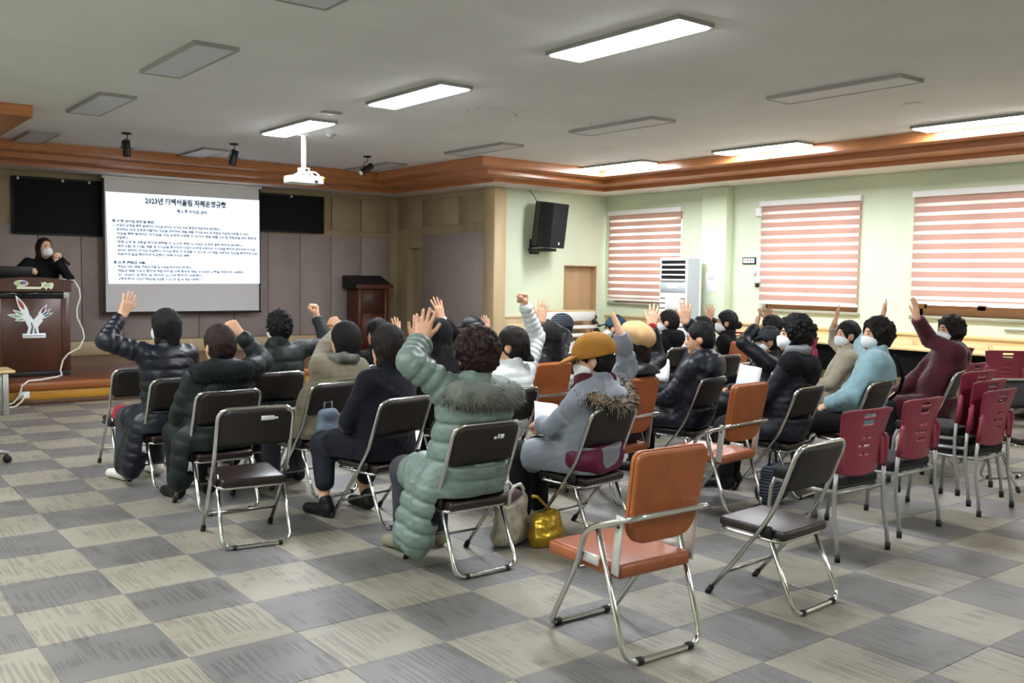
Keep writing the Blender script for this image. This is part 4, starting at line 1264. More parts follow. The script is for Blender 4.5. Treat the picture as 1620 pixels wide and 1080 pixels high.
def netmesh(fn, lo, hi, h):
    """surface nets on a narrow band around the zero level"""
    S = 4
    n = [int(math.ceil((hi[i]-lo[i])/h/S))*S+1 for i in range(3)]
    ax = [np.float32(lo[i])+np.float32(h)*np.arange(n[i], dtype=np.float32) for i in range(3)]
    cx = [a[::S] for a in ax]
    G = np.stack(np.meshgrid(*cx, indexing='ij'), -1).reshape(-1, 3)
    dc = fn(G).reshape([len(c) for c in cx])
    val = dc
    for i in range(3):
        idx = np.minimum((np.arange(n[i])+S//2)//S, len(cx[i])-1)
        val = np.take(val, idx, axis=i)
    val = val.astype(np.float32).copy()
    act = np.abs(val) < h*S*1.25+0.012
    I = np.nonzero(act)
    P = np.stack([ax[0][I[0]], ax[1][I[1]], ax[2][I[2]]], -1)
    val[I] = fn(P)
    sg = val < 0
    c = [n[0]-1, n[1]-1, n[2]-1]
    cnt = np.zeros(c, np.int8)
    for dx in (0, 1):
        for dy in (0, 1):
            for dz in (0, 1):
                cnt += sg[dx:dx+c[0], dy:dy+c[1], dz:dz+c[2]]
    mixed = (cnt > 0) & (cnt < 8)
    ci = np.nonzero(mixed)
    m = len(ci[0])
    if m == 0:
        return np.zeros((0, 3)), np.zeros((0, 4), int)
    acc = np.zeros((m, 3), np.float32)
    num = np.zeros(m, np.float32)
    C8 = [(0,0,0),(1,0,0),(0,1,0),(1,1,0),(0,0,1),(1,0,1),(0,1,1),(1,1,1)]
    vv = [val[ci[0]+a, ci[1]+b, ci[2]+d] for a, b, d in C8]
    for a, b in ((0,1),(2,3),(4,5),(6,7),(0,2),(1,3),(4,6),(5,7),(0,4),(1,5),(2,6),(3,7)):
        va, vb = vv[a], vv[b]
        cr = (va < 0) != (vb < 0)
        t = np.where(cr, va/np.where(cr, va-vb, 1), 0)
        pa, pb = A3(C8[a]), A3(C8[b])
        acc += cr[:, None]*(pa+t[:, None]*(pb-pa))
        num += cr
    V = (np.stack(ci, -1)+acc/num[:, None])*h+A3(lo)
    vid = -np.ones(c, np.int64)
    vid[ci] = np.arange(m)
    Q = []
    for axs in range(3):
        sl0 = [slice(1, c[0]), slice(1, c[1]), slice(1, c[2])]
        sl0[axs] = slice(0, c[axs])
        s0 = sg[sl0[0], sl0[1], sl0[2]]
        sl1 = list(sl0)
        sl1[axs] = slice(1, c[axs]+1)
        s1 = sg[sl1[0], sl1[1], sl1[2]]
        E = np.nonzero(s0 != s1)
        flip = s0[E]
        base = [E[0].copy(), E[1].copy(), E[2].copy()]
        for i in range(3):
            if i != axs:
                base[i] += 1
        u, w = [(1, 2), (2, 0), (0, 1)][axs]
        def g(du, dw):
            q = [base[0].copy(), base[1].copy(), base[2].copy()]
            q[u] -= du
            q[w] -= dw
            return vid[q[0], q[1], q[2]]
        qd = np.stack([g(1, 1), g(0, 1), g(0, 0), g(1, 0)], -1)
        qd[~flip] = qd[~flip][:, ::-1]
        Q.append(qd)
    Q = np.concatenate(Q)
    return V, Q[(Q >= 0).all(1)]
def np_obj(name, V, Q, material, parent=None):
    me = bpy.data.meshes.new(name)
    me.vertices.add(len(V))
    me.vertices.foreach_set('co', np.ascontiguousarray(V, np.float32).ravel())
    me.loops.add(len(Q)*4)
    me.loops.foreach_set('vertex_index', np.ascontiguousarray(Q, np.int32).ravel())
    me.polygons.add(len(Q))
    me.polygons.foreach_set('loop_start', np.arange(0, len(Q)*4, 4, dtype=np.int32))
    me.polygons.foreach_set('use_smooth', np.ones(len(Q), bool))
    me.update(calc_edges=True)
    me.validate()
    me.materials.append(MT[material] if isinstance(material, str) else material)
    o = bpy.data.objects.new(name, me)
    COL.objects.link(o)
    if parent is not None:
        o.parent = parent
    return o
def field_obj(name, prims, h, material, parent, post=None, pad=0.02):
    fn = union(prims)
    f2 = fn if post is None else (lambda P: post(P, fn(P)))
    V, Q = netmesh(f2, fn.lo-pad, fn.hi+pad, h)
    return np_obj(name, V, Q, material, parent)

def rotm(axis, a):
    return np.array(Matrix.Rotation(a, 3, axis), dtype=np.float32)

def hand_prims(w, d, pn, thumb, fist=False, fore=None, sc=1.0):
    """w wrist, d finger direction, pn palm normal, thumb +1/-1 picks the side"""
    w, d, pn = A3(w), A3(d), A3(pn)
    d = d/np.linalg.norm(d)
    pn = pn-d*(pn @ d); pn = pn/np.linalg.norm(pn)
    s = np.cross(d, pn)*thumb
    q = lambda a, b, c: w+(d*a+s*b+pn*c)*sc
    r = lambda v: v*sc
    L = []
    if fore is not None:
        f = A3(fore)
        L.append(Cap(f, w, 0.036, 0.025, 0.01))
    for off, kn in ((0.028, 0.088), (0.010, 0.092), (-0.009, 0.087), (-0.027, 0.078)):
        L.append(Cap(q(0.0, off*0.6, 0), q(kn, off, 0), r(0.0165), r(0.0135), 0.014))
    L.append(Cap(q(0.015, 0.016, 0.004), q(0.05, 0.036, 0.008), r(0.017), r(0.014), 0.014))
    if not fist:
        for off, kn, ln, sp in ((0.028, 0.086, 0.078, 0.20), (0.010, 0.090, 0.086, 0.04), (-0.009, 0.086, 0.080, -0.10), (-0.027, 0.077, 0.062, -0.28)):
            a = q(kn, off, 0)
            m = q(kn+ln*0.5*math.cos(sp), off+ln*0.5*math.sin(sp), 0.004)
            e = q(kn+ln*math.cos(sp), off+ln*math.sin(sp)*0.95, 0.014)
            L += [Cap(a, m, r(0.0105), r(0.0092), 0.005), Cap(m, e, r(0.0092), r(0.0074), 0.003)]
        a, m, e = q(0.048, 0.034, 0.008), q(0.078, 0.058, 0.014), q(0.108, 0.072, 0.016)
        L += [Cap(a, m, r(0.0125), r(0.0108), 0.008), Cap(m, e, r(0.0108), r(0.0085), 0.003)]
    else:
        for off, kn in ((0.029, 0.088), (0.010, 0.093), (-0.010, 0.088), (-0.028, 0.078)):
            a, m, e, t = q(kn, off, 0.0), q(kn+0.006, off, 0.040), q(kn-0.030, off, 0.046), q(kn-0.036, off, 0.020)
            L += [Cap(a, m, r(0.0125), r(0.0115), 0.005), Cap(m, e, r(0.0112), r(0.0102), 0.003), Cap(e, t, r(0.010), r(0.009), 0.003)]
        a, m, e = q(0.045, 0.036, 0.014), q(0.072, 0.046, 0.034), q(0.082, 0.018, 0.058)
        L += [Cap(a, m, r(0.0135), r(0.0115), 0.008), Cap(m, e, r(0.0112), r(0.0092), 0.003)]
    return L

def ik(S, W, l1, l2, pole):
    S, W = A3(S), A3(W)
    v = W-S
    D = float(np.linalg.norm(v))
    tot = l1+l2
    if D > tot*0.985:
        k = D/(tot*0.985)
        l1, l2 = l1*k, l2*k
    u = v/D
    a = (l1*l1-l2*l2+D*D)/(2*D)
    h = math.sqrt(max(1e-5, l1*l1-a*a))
    p = A3(pole)
    p = p-u*(p @ u)
    p = p/np.linalg.norm(p)
    return S+u*a+p*h

def cloth(name, col, rough=0.8, noise=0.15, nscale=10, bump=0.15, bscale=60, sheen=0.0, spec=0.3, stretch=(1, 1, 1), col2=None):
    if name not in MT:
        MT[name] = mat(name, col, rough, 0, noise, nscale, stretch, bump, bscale, spec, sheen, col2=col2)
    return name
def hair_mat(name, col, hi):
    """strand streaks: stretched noise drives tone and relief"""
    m = mat(name, col, 0.62, 0, 0.5, 60, (1, 1, 0.14), 0.8, 130, 0.25, col2=hi)
    return m
MT['skin'] = mat('skin', '#d6a585', 0.5, noise=0.08, nscale=18, bump=0.06, bscale=90)
MT['skin_pale'] = mat('skin_pale', '#ddb598', 0.5, noise=0.08, nscale=18, bump=0.06, bscale=90)
MT['skin_tan'] = mat('skin_tan', '#b07d5e', 0.5, noise=0.08, nscale=18, bump=0.06, bscale=90)
MT['hair_black'] = hair_mat('hair_black', '#131010', '#070606')
MT['hair_brown'] = hair_mat('hair_brown', '#311c16', '#100a08')
MT['hair_dark'] = hair_mat('hair_dark_brown', '#1f1512', '#0b0807')
MT['eye'] = mat('eye_dark', '#1d1613', 0.2)
MT['brow'] = mat('eyebrow', '#2a211d', 0.7)
MT['lip'] = mat('lip', '#9c5f55', 0.5)
MT['mask'] = mat('white_face_mask', '#e9ecef', 0.85, noise=0.04, nscale=30, bump=0.15, bscale=40)
cloth('trousers_black', '#141417', 0.85)
cloth('trousers_grey', '#3a3b41', 0.85)
cloth('trousers_navy', '#1c2029', 0.8)
cloth('shoe_black', '#0f0f10', 0.5)
cloth('shoe_white', '#d9d6cd', 0.6)
cloth('shoe_beige', '#8a8470', 0.7)

def person(spec):
    g = spec.get
    X, Y, deg = spec['seat'][0], spec['seat'][1], g('deg', 0)
    th = math.radians(deg)
    ct, sn = math.cos(-th), math.sin(-th)
    Z0 = g('z0', 0.0)
    def loc(p):
        x, y, z = p[0]-X, p[1]-Y, p[2]-Z0
        return A3((x*ct-y*sn, x*sn+y*ct, z))
    def ldir(v):
        return A3((v[0]*ct-v[1]*sn, v[0]*sn+v[1]*ct, v[2]))
    hd = loc(spec['head'])
    ht = float(hd[2])-0.012
    hc = A3((hd[0], hd[1], ht-0.118))
    Rh = rotm('Z', math.radians(g('hyaw', 0))) @ rotm('X', math.radians(g('hpitch', 0))) @ rotm('Y', math.radians(g('htilt', 0)))
    H_ = lambda p: hc+Rh @ A3(p)
    stand = g('stand', False)
    zs = ht-0.315
    nb = A3((hc[0]*0.75, hc[1]*0.85-0.025, zs+0.045))
    pel = A3((0, -0.01, 0.455)) if not stand else A3((0, 0, 0.86))
    b = g('bulk', 1.0)
    shw = g('shw', 0.165)
    shL, shR = nb+A3((-shw, 0.0, -0.055)), nb+A3((shw, 0.0, -0.055))
    skin = g('skin', 'skin')
    # ---- arms
    arms = {}
    lap = g('lap', {})
    for side, S in (('L', shL), ('R', shR)):
        sg_ = -1 if side == 'L' else 1
        if side in g('raise', {}):
            W = loc(spec['raise'][side][0])
            S2 = S+A3((sg_*0.008, 0.01, 0.03))
            pole = ldir(spec['raise'][side][2]) if len(spec['raise'][side]) > 2 else A3((sg_*0.9, 0.15, -0.5))
            al = g('arm', 1.0)
            E = ik(S2, W, 0.27*al, 0.245*al, pole)
            arms[side] = (S2, E, W)
        else:
            W = loc(lap[side]) if side in lap else A3((sg_*0.07, 0.25, 0.545)) if not stand else A3((sg_*0.22, 0.10, 0.80))
            E = ik(S, W, 0.27, 0.245, A3((sg_*0.8, -0.35, -0.6)))
            arms[side] = (S, E, W)
    # ---- body: head, neck, trunk, limbs
    pr = [Ell(H_((0, -0.012, 0.022)), (0.074, 0.092, 0.094), 0.03, Rh), Ell(H_((0, 0.030, -0.035)), (0.059, 0.066, 0.082), 0.03, Rh),
          Cap(H_((0, 0.086, 0.004)), H_((0, 0.102, -0.030)), 0.008, 0.0125, 0.012), Ell(H_((0, 0.082, -0.062)), (0.026, 0.014, 0.014), 0.012, Rh),
          Ell(H_((0, 0.075, -0.10)), (0.028, 0.02, 0.018), 0.02, Rh),
          Ell(H_((-0.076, -0.004, -0.018)), (0.010, 0.020, 0.031), 0.008, Rh), Ell(H_((0.076, -0.004, -0.018)), (0.010, 0.020, 0.031), 0.008, Rh),
          Cap(H_((0, -0.018, -0.07)), nb, 0.048, 0.056, 0.03), Cap(shL, shR, 0.05, 0.05, 0.05),
          Cap(nb-A3((0, 0, 0.1)), pel, 0.085, 0.09, 0.06)]
    if stand:
        legs = [(A3((s*0.09, 0, 0.84)), A3((s*0.10, 0.02, 0.46)), A3((s*0.10, 0, 0.09)), A3((0, 1, 0))) for s in (-1, 1)]
    else:
        kn = g('knees', ((-0.105, 0.37, 0.445), (0.105, 0.37, 0.445)))
        an = g('ankles', ((-0.11, 0.36, 0.085), (0.11, 0.36, 0.085)))
        legs = [(A3((s*0.085, -0.02, 0.43)), A3(kn[i]), A3(an[i]), A3((0.1*s, 1, 0))) for i, s in enumerate((-1, 1))]
    for a, k, n_, fd in legs:
        pr += [Cap(a, k, 0.065, 0.052, 0.04), Cap(k, n_, 0.050, 0.033, 0.02)]
    for side in 'LR':
        S, E, W = arms[side]
        pr += [Cap(S, E, 0.044, 0.038, 0.03), Cap(E, W, 0.037, 0.024, 0.015)]
    fn = union(pr)
    cdeg = math.radians(deg-g('cdeg', deg))
    cc_, cs_ = math.cos(cdeg), math.sin(cdeg)
    def chairxy(P):
        return P[:, 0]*cc_-P[:, 1]*cs_, P[:, 0]*cs_+P[:, 1]*cc_
    def sitclip(P, d, gap):
        """the seat and the back of the chair flatten what rests on them"""
        if stand:
            return d
        x_, y_ = chairxy(P)
        z_ = P[:, 2]
        if g('seatback', True):
            yb = -0.135-0.38*np.clip(z_-0.558, 0, 0.25)
            d = np.where((z_ > 0.548) & (z_ < 0.775) & (np.abs(x_) < 0.22), np.maximum(d, yb+gap-y_), d)
        else:
            yb = -0.160-0.17*np.clip(z_-0.48, 0, 0.5)
            d = np.where((z_ > 0.46) & (z_ < 0.86) & (np.abs(x_) < 0.22), np.maximum(d, yb+gap-y_), d)
        return np.where((np.abs(x_) < 0.215) & (y_ < 0.235) & (y_ > -0.2) & (z_ > 0.24), np.maximum(d, 0.376+gap-z_), d)
    fb = lambda P: sitclip(P, fn(P), 0.03)
    V, Q = netmesh(fb, fn.lo, fn.hi, 0.0105)
    Vs, Qs, o_ = [V], [Q], len(V)
    for side in 'LR':
        S, E, W = arms[side]
        sg_ = -1 if side == 'L' else 1
        up = side in g('raise', {})
        fdir = (W-E)/np.linalg.norm(W-E)
        if up:
            r_ = spec['raise'][side]
            tip = ldir(r_[1]) if r_[1] is not None else fdir
            kind = r_[3] if len(r_) > 3 else 'open'
            pn = ldir(r_[4]) if len(r_) > 4 else A3((0, 1, 0.1))
            thumb = r_[5] if len(r_) > 5 else -sg_
            # thumb side measured along the body: towards the head
            d_ = tip/np.linalg.norm(tip)
            s_ = np.cross(d_, pn)
            tsign = 1 if (s_[0]*(-sg_) > 0) else -1
            hp = hand_prims(W, tip, pn, tsign*(1 if thumb == -sg_ else -1), kind == 'fist', W-fdir*0.09, g('hsc', 1.0))
        else:
            if not g('hands', True):
                continue
            hp = hand_prims(W, fdir+A3((0, 0.2, -0.15)), A3((-sg_*0.5, 0, -0.8)), 1 if np.cross(fdir, A3((-sg_*0.5, 0, -0.8)))[2] > 0 else -1, lap.get('fist', True), W-fdir*0.06)
        f2 = union(hp)
        v2, q2 = netmesh(f2, f2.lo, f2.hi, 0.0045)
        Vs.append(v2); Qs.append(q2+o_); o_ += len(v2)
    body = np_obj('person', np.concatenate(Vs), np.concatenate(Qs), skin)
    body.location = (X, Y, Z0)
    body.rotation_euler = (0, 0, th)
    tag(body, spec['label'], 'person', g('group', 'seated listeners'))
    # ---- trousers and shoes
    tr = []
    for a, k, n_, fd in legs:
        ank = n_+A3((0, 0, g('cuff', 0.03)))
        tr += [Cap(a, k, 0.098, 0.080, 0.04), Cap(k, ank, 0.078, 0.060, 0.03)]
    tr += [Ell(pel+A3((0, 0.0, -0.01)), (0.165, 0.13, 0.085 if not stand else 0.15), 0.05)]
    sd = g('seed', 1)
    def sitflat(P, d):
        return sitclip(P, d-0.004*noise3(P, 30, sd), 0.006)
    field_obj('trousers', tr, 0.013, g('trousers', 'trousers_black'), body, sitflat)
    for a, k, n_, fd in legs:
        f_ = fd/np.linalg.norm(fd)
        fl_ = A3((n_[0], n_[1], 0.0))
        sh = [Cap(fl_+A3((0, 0, 0.05))-f_*0.03, fl_+f_*0.15+A3((0, 0, 0.035)), 0.042, 0.033, 0.02), Cap(fl_+A3((0, 0, 0.045))-f_*0.02, fl_+A3((0, 0, 0.10))-f_*0.01, 0.04, 0.042, 0.02)]
        field_obj('shoe', sh, 0.009, g('shoes', 'shoe_black'), body, lambda P, d: smax(d, 0.004-P[:, 2], 0.004))
    # ---- coat
    cl = []
    tq = g('torso_rings')
    aq = g('sleeve_rings')
    tz = (zs+pel[2])/2
    mid = (nb+pel)/2
    cl += [Ell(nb+A3((0, 0.0, -0.17)), (0.185*b, 0.125*b, 0.21), 0.06, None, tq), Ell(A3((mid[0]*0.5, mid[1], pel[2]+0.12)), (0.182*b, 0.155*b, 0.23), 0.08, None, tq),
           Cap(shL+A3((0.02, 0, 0)), shR-A3((0.02, 0, 0)), 0.068*b, 0.068*b, 0.06, None), Cap(nb+A3((0, 0, 0.005)), nb-A3((0, 0, 0.1)), 0.062, 0.10, 0.03)]
    if g('long', True):
        for a, k, n_, fd in legs:
            cl.append(Cap(a+A3((0, -0.02, 0.01)), k*0.72+a*0.28+A3((0, 0, 0.01)), 0.108*b, 0.095*b, 0.05, g('skirt_rings')))
        if stand:
            cl.append(Cap(pel, pel-A3((0, 0, 0.35)), 0.17, 0.19, 0.06))
    for t in g('tails', ()):
        cl.append(Cap(t[0], t[1], t[2], t[3], 0.05, t[4] if len(t) > 4 else None))
    wr = g('sleeve_r', (0.066, 0.054, 0.043))
    for side in 'LR':
        S, E, W = arms[side]
        cu = g('cuffpos', {}).get(side, 0.97)
        cl += [Cap(S, E, wr[0]*b, wr[1]*b, 0.035, aq), Cap(E, E+(W-E)*cu, wr[1]*b, wr[2]*b, 0.02, aq)]
    if g('collar', True):
        cl.append(Cap(nb+A3((0, -0.01, 0.0)), nb+A3((0, -0.012, 0.055)), 0.078, 0.074, 0.02))
    if g('hood'):
        hb = g('hood')
        cl.append(Ell(nb+A3((0, -0.115, -0.02))+A3(hb[0]), hb[1], 0.03))
        cl.append(Cap(nb+A3((-0.10, -0.05, 0.0)), nb+A3((0.10, -0.05, 0.0)), 0.06, 0.06, 0.04))
    wrk = g('wrinkle', 0.006)
    back = -0.255
    def coatpost(P, d):
        d = d-wrk*noise3(P, g('wfreq', 26), sd)
        if wrk > 0.003:
            d = d-wrk*0.7*noise3(P*A3((1, 1, 2.0)), 60, sd+5)
        d = sitclip(P, d, 0.012)
        # sleeves end in a clean cuff
        for sd_ in 'LR':
            S_, E_, W_ = arms[sd_]
            ax_ = (W_-E_)/np.linalg.norm(W_-E_)
            cw = E_+(W_-E_)*g('cuffpos', {}).get(sd_, 0.97)+ax_*0.02
            rel = P-cw
            near = (rel**2).sum(1) < 0.0196
            d = np.where(near, smax(d, rel @ ax_, 0.008), d)
        # open neck
        d = smax(d, -(np.sqrt(((P-(nb+A3((0, 0.0, 0.11))))**2).sum(1))-0.075), 0.01)
        return d
    coat = field_obj('coat', cl, g('coat_h', 0.011), spec['coat'], body, coatpost)
    # ---- hair
    hs = g('hair', 'short')
    vol = g('hvol', 1.0)
    hm = g('hair_mat', 'hair_black')
    if hs:
        hp = [Ell(H_((0, -0.016, 0.026)), (0.086*vol, 0.104*vol, 0.104*vol), 0.02, Rh)]
        rs = np.random.RandomState(sd+11)
        if hs in ('bob', 'long', 'curly', 'short', 'bun'):
            ln = {'bob': -0.10, 'long': -0.24, 'curly': -0.075, 'short': -0.06, 'bun': -0.04}[hs]
            hp.append(Ell(H_((0, -0.045, -0.02)), (0.083*vol, 0.072*vol, 0.10), 0.03, Rh))
            if hs in ('bob', 'long'):
                for s in (-1, 1):
                    hp.append(Cap(H_((s*0.062, -0.01, -0.02)), H_((s*0.066, -0.02, ln)), 0.032, 0.030, 0.02))
                hp.append(Cap(H_((0, -0.055, -0.02)), H_((0, -0.065, ln)), 0.060, 0.055, 0.03))
            if hs == 'long':
                for s in (-1, 1):
                    hp.append(Cap(H_((s*0.04, -0.06, -0.10)), H_((s*0.055, -0.09, -0.27)), 0.05, 0.04, 0.03))
            if hs == 'curly':
                cs, cr = [], []
                for k in range(int(1.9*g('curls', 90))):
                    v = rs.normal(size=3); v /= np.linalg.norm(v)
                    if v[1] > 0.55 and v[2] < 0.45 or v[2] < -0.75:
                        continue
                    cs.append(H_(np.array((0, -0.02, 0.015))+v*np.array((0.086, 0.104, 0.105))*vol)); cr.append(rs.uniform(0.011, 0.021))
                hp.append(Balls(cs, cr, 0.004))
            if hs == 'bun':
                bp_ = g('bun', (0.0, -0.13, -0.02))
                hp.append(Ell(H_(bp_), (0.042, 0.040, 0.042), 0.012))
                hp.append(Cap(H_((0, -0.09, 0.0)), H_(bp_), 0.03, 0.02, 0.02))
        face_c, chin = H_((0, 0.125, -0.045)), None
        RhT = Rh
        rough_h = {'curly': 0.007, 'short': 0.004}.get(hs, 0.0035)
        def hairpost(P, d):
            L_ = (P-hc) @ RhT
            ph = np.arctan2(L_[:, 1]+0.03, L_[:, 0])
            d = d-rough_h*noise3(P*A3((1, 1, 0.6)), 110, sd+3)-0.003*noise3(P, 50, sd+4)-0.0026*np.sin(34*ph+5*noise3(P, 30, sd+6))
            fc = np.sqrt((((L_-A3((0, 0.115, -0.055)))/(A3((0.078, 0.088, 0.118))*g('facecut', 1.0)))**2).sum(1))
            d = smax(d, (1-fc)*0.08, 0.012)
            low = g('hairlow', -0.105 if hs in ('short', 'curly', 'bun') else -0.32)
            d = smax(d, low-L_[:, 2]-0.35*np.clip(L_[:, 1], 0, 1), 0.012)
            if hs in ('short', 'bun'):
                # ears and nape stay free
                d = np.where(L_[:, 2] < 0.01, smax(d, (1-np.sqrt((((np.abs(L_[:, 0])-0.085)/0.03)**2)+((L_[:, 1]-0.004)/0.032)**2+((L_[:, 2]+0.02)/0.038)**2))*0.03, 0.006), d)
            return d
        field_obj('hair', hp, 0.0068, hm, body, hairpost)
    # ---- face details
    if g('face', True):
        for s in (-1, 1):
            e = field_obj('eye', [Ell(H_((s*0.030, 0.082, 0.004)), (0.013, 0.008, 0.0055), 0, Rh)], 0.003, 'eye', body)
            field_obj('eyebrow', [Cap(H_((s*0.017, 0.090, 0.024)), H_((s*0.047, 0.076, 0.026)), 0.004, 0.003, 0)], 0.003, 'brow', body)
        if not g('mask'):
            field_obj('mouth', [Ell(H_((0, 0.094, -0.064)), (0.022, 0.006, 0.0065), 0, Rh)], 0.003, 'lip', body)
    if g('mask'):
        mp = [Ell(H_((0, 0.044, -0.052)), (0.064, 0.068, 0.060), 0, Rh), Cap(H_((0, 0.10, -0.028)), H_((0, 0.098, -0.075)), 0.020, 0.016, 0.03)]
        def mpost(P, d):
            L_ = (P-hc) @ Rh
            d = smax(d, 0.012-L_[:, 1]+0.25*np.abs(L_[:, 2]+0.045), 0.006)
            return smax(d, L_[:, 2]+0.012, 0.006)
        mk = field_obj('face_mask', mp, 0.0065, g('mask_mat', 'mask'), body, mpost)
        for s in (-1, 1):
            MB().tube([tuple(H_(p)) for p in ((s*0.056, 0.032, -0.03), (s*0.077, 0.0, -0.012), (s*0.082, -0.018, -0.012), (s*0.078, -0.012, -0.035), (s*0.054, 0.028, -0.07))], 0.002, 5).build('ear_loop', 'mask', mk)
    body['_h'] = 0
    del body['_h']
    return dict(body=body, H=H_, Rh=Rh, hc=hc, nb=nb, arms=arms, shL=shL, shR=shR, loc=loc, ldir=ldir, coat=coat, sd=sd, ht=ht)

def fur(pr, pts, r, n, ln, mats, name='fur_trim', seed=3):
    """tufted fur roll: soft core plus many tapering hairs"""
    par = pr['body']
    P = [A3(p) for p in pts]
    prims = [Cap(P[i], P[i+1], r, r, 0.02) for i in range(len(P)-1)]
    core = field_obj(name, prims, 0.010, mats[0], par, lambda Q, d: d-0.006*noise3(Q, 90, seed))
    rs = np.random.RandomState(seed)
    V, F = [], []
    mi = []
    seg = np.array([np.linalg.norm(P[i+1]-P[i]) for i in range(len(P)-1)])
    for k in range(n):
        i = rs.choice(len(seg), p=seg/seg.sum())
        t = rs.rand()
        c = P[i]+(P[i+1]-P[i])*t
        v = rs.normal(size=3); v /= np.linalg.norm(v)
        a = c+v*r*0.85
        w = v*0.8+rs.normal(size=3)*0.35+np.array((0, -0.1, -0.35))
        w /= np.linalg.norm(w)
        L_ = ln*rs.uniform(0.6, 1.3)
        s1 = np.cross(w, rs.normal(size=3)); s1 /= np.linalg.norm(s1)
        s2 = np.cross(w, s1)
        q = 0.0028
        o = len(V)
        for ang in (0, 2.1, 4.2):
            V.append(a+(s1*math.cos(ang)+s2*math.sin(ang))*q)
        m_ = a+w*L_*0.55+np.array((0, 0, -0.1*L_))
        for ang in (0, 2.1, 4.2):
            V.append(m_+(s1*math.cos(ang)+s2*math.sin(ang))*q*0.7)
        V.append(a+w*L_+np.array((0, 0, -0.3*L_)))
        F += [(o, o+1, o+4, o+3), (o+1, o+2, o+5, o+4), (o+2, o, o+3, o+5), (o+3, o+4, o+6), (o+4, o+5, o+6), (o+5, o+3, o+6)]
        mi += [int(rs.rand() < 0.45)]*6
    ob = MB().add(V, F, True).build('fur_hairs', mats[1], core, kind='stuff')
    if len(mats) > 2:
        ob.data.materials.append(MT[mats[2]])
        ob.data.polygons.foreach_set('material_index', mi)
    return core

# ================================================================== THE LISTENERS
cloth('navy_nylon', '#10131f', 0.42, 0.2, 8, 0.2, 30, 0.0, 0.4)
cloth('darkgreen_nylon', '#121b1b', 0.5, 0.2, 8, 0.2, 30)
cloth('green_jacket', '#141e1c', 0.55, 0.2, 8, 0.2, 30)
cloth('khaki_wool', '#756d5a', 0.9, 0.12, 16, 0.25, 160, 0.2)
cloth('navy_wool', '#0c0d18', 0.92, 0.2, 14, 0.25, 160, 0.1)
cloth('sage_nylon', '#6c7d75', 0.45, 0.12, 7, 0.2, 26, 0.0, 0.45)
cloth('white_nylon', '#d3d8d6', 0.6, 0.06, 9, 0.25, 26)
cloth('grey_nylon', '#858b94', 0.5, 0.10, 8, 0.2, 30)
cloth('burgundy_nylon', '#5d1735', 0.5, 0.15, 8, 0.2, 30)
cloth('black_wool', '#09090c', 0.9, 0.25, 14, 0.2, 120)
cloth('black_nylon', '#0e1015', 0.5, 0.2, 8, 0.2, 30)
cloth('blue_fleece', '#86a8b0', 0.95, 0.14, 12, 0.5, 120, 0.5)
cloth('maroon_wool', '#4a1c24', 0.9, 0.15, 12, 0.3, 120, 0.3)
cloth('beige_wool', '#a79f8b', 0.9, 0.10, 12, 0.25, 120, 0.2)
cloth('fur_grey', '#6f736b', 0.95); cloth('fur_grey_tip', '#8b9088', 0.95); cloth('fur_dark', '#0d1314', 0.95); cloth('fur_dark_tip', '#162022', 0.95)
cloth('fur_brown', '#7b6a58', 0.95); cloth('fur_white', '#c8c0b2', 0.95); cloth('fur_black', '#221c19', 0.95)
cloth('mustard_cord', '#a5722a', 0.85, 0.12, 10, 0.2, 80)
cloth('beige_beret', '#c3a173', 0.9, 0.08, 10, 0.2, 80)
cloth('blue_cap', '#2d4a5c', 0.8); cloth('grey_scarf', '#6d6d6f', 0.9, 0.4, 30); cloth('wine_scarf', '#4a1a26', 0.9)
cloth('grey_collar', '#85868b', 0.85, 0.1, 20, 0.2, 120)
cloth('red_knit', '#8e1d22', 0.9)
cloth('white_knit', '#d5d2ca', 0.9)
cloth('blue_bag', '#5d6b79', 0.6)

P = {}
# --- left block
P[1] = person(dict(cdeg=4, seat=(0.92, 2.20), deg=14, head=(0.894, 2.19, 1.245), hyaw=8, hair='bob', hvol=1.04, hairlow=-0.15, coat='navy_nylon', torso_rings=(0.075, 0.005), sleeve_rings=(5, 0.004), bulk=1.08, coat_h=0.0095,
    tails=(((-0.19, 0.0, 0.45), (-0.24, 0.08, 0.13), 0.088, 0.078, (5, 0.005)), ((-0.14, 0.12, 0.45), (-0.23, 0.18, 0.14), 0.088, 0.08, (5, 0.005))), shoes='shoe_white', trousers='trousers_grey', mask=True,
    ankles=((-0.16, 0.34, 0.085), (0.10, 0.34, 0.085)), **{'raise': {'L': ((0.634, 2.28, 1.195), (0.40, 0.05, 0.9), (-0.8, -0.3, -0.5))}}, cuffpos={'L': 0.86}, seed=1, wrinkle=0.007,
    label='person in a long navy quilted coat raising the left hand, nearest the podium'))
P[2] = person(dict(cdeg=0, seat=(0.96, 1.38), deg=6, head=(0.965, 1.36, 1.17), hyaw=6, hair='short', hvol=1.06, hair_mat='hair_brown', coat='darkgreen_nylon', torso_rings=(0.10, 0.006), bulk=1.16, sleeve_rings=(3, 0.005),
    tails=(((-0.20, -0.02, 0.46), (-0.23, 0.04, 0.19), 0.09, 0.078, (3, 0.006)),), trousers='trousers_black', shoes='shoe_black',
    **{'raise': {'R': ((1.20, 1.60, 1.093), (-0.5, 0.1, 0.6), (0.6, -0.2, -0.7), 'fist')}}, cuffpos={'R': 0.9}, seed=2, hood=((0.0, -0.02, -0.09), (0.17, 0.07, 0.11)),
    label='brown-haired person in a dark green coat with a fluffy dark hood'))
n = P[2]['nb']
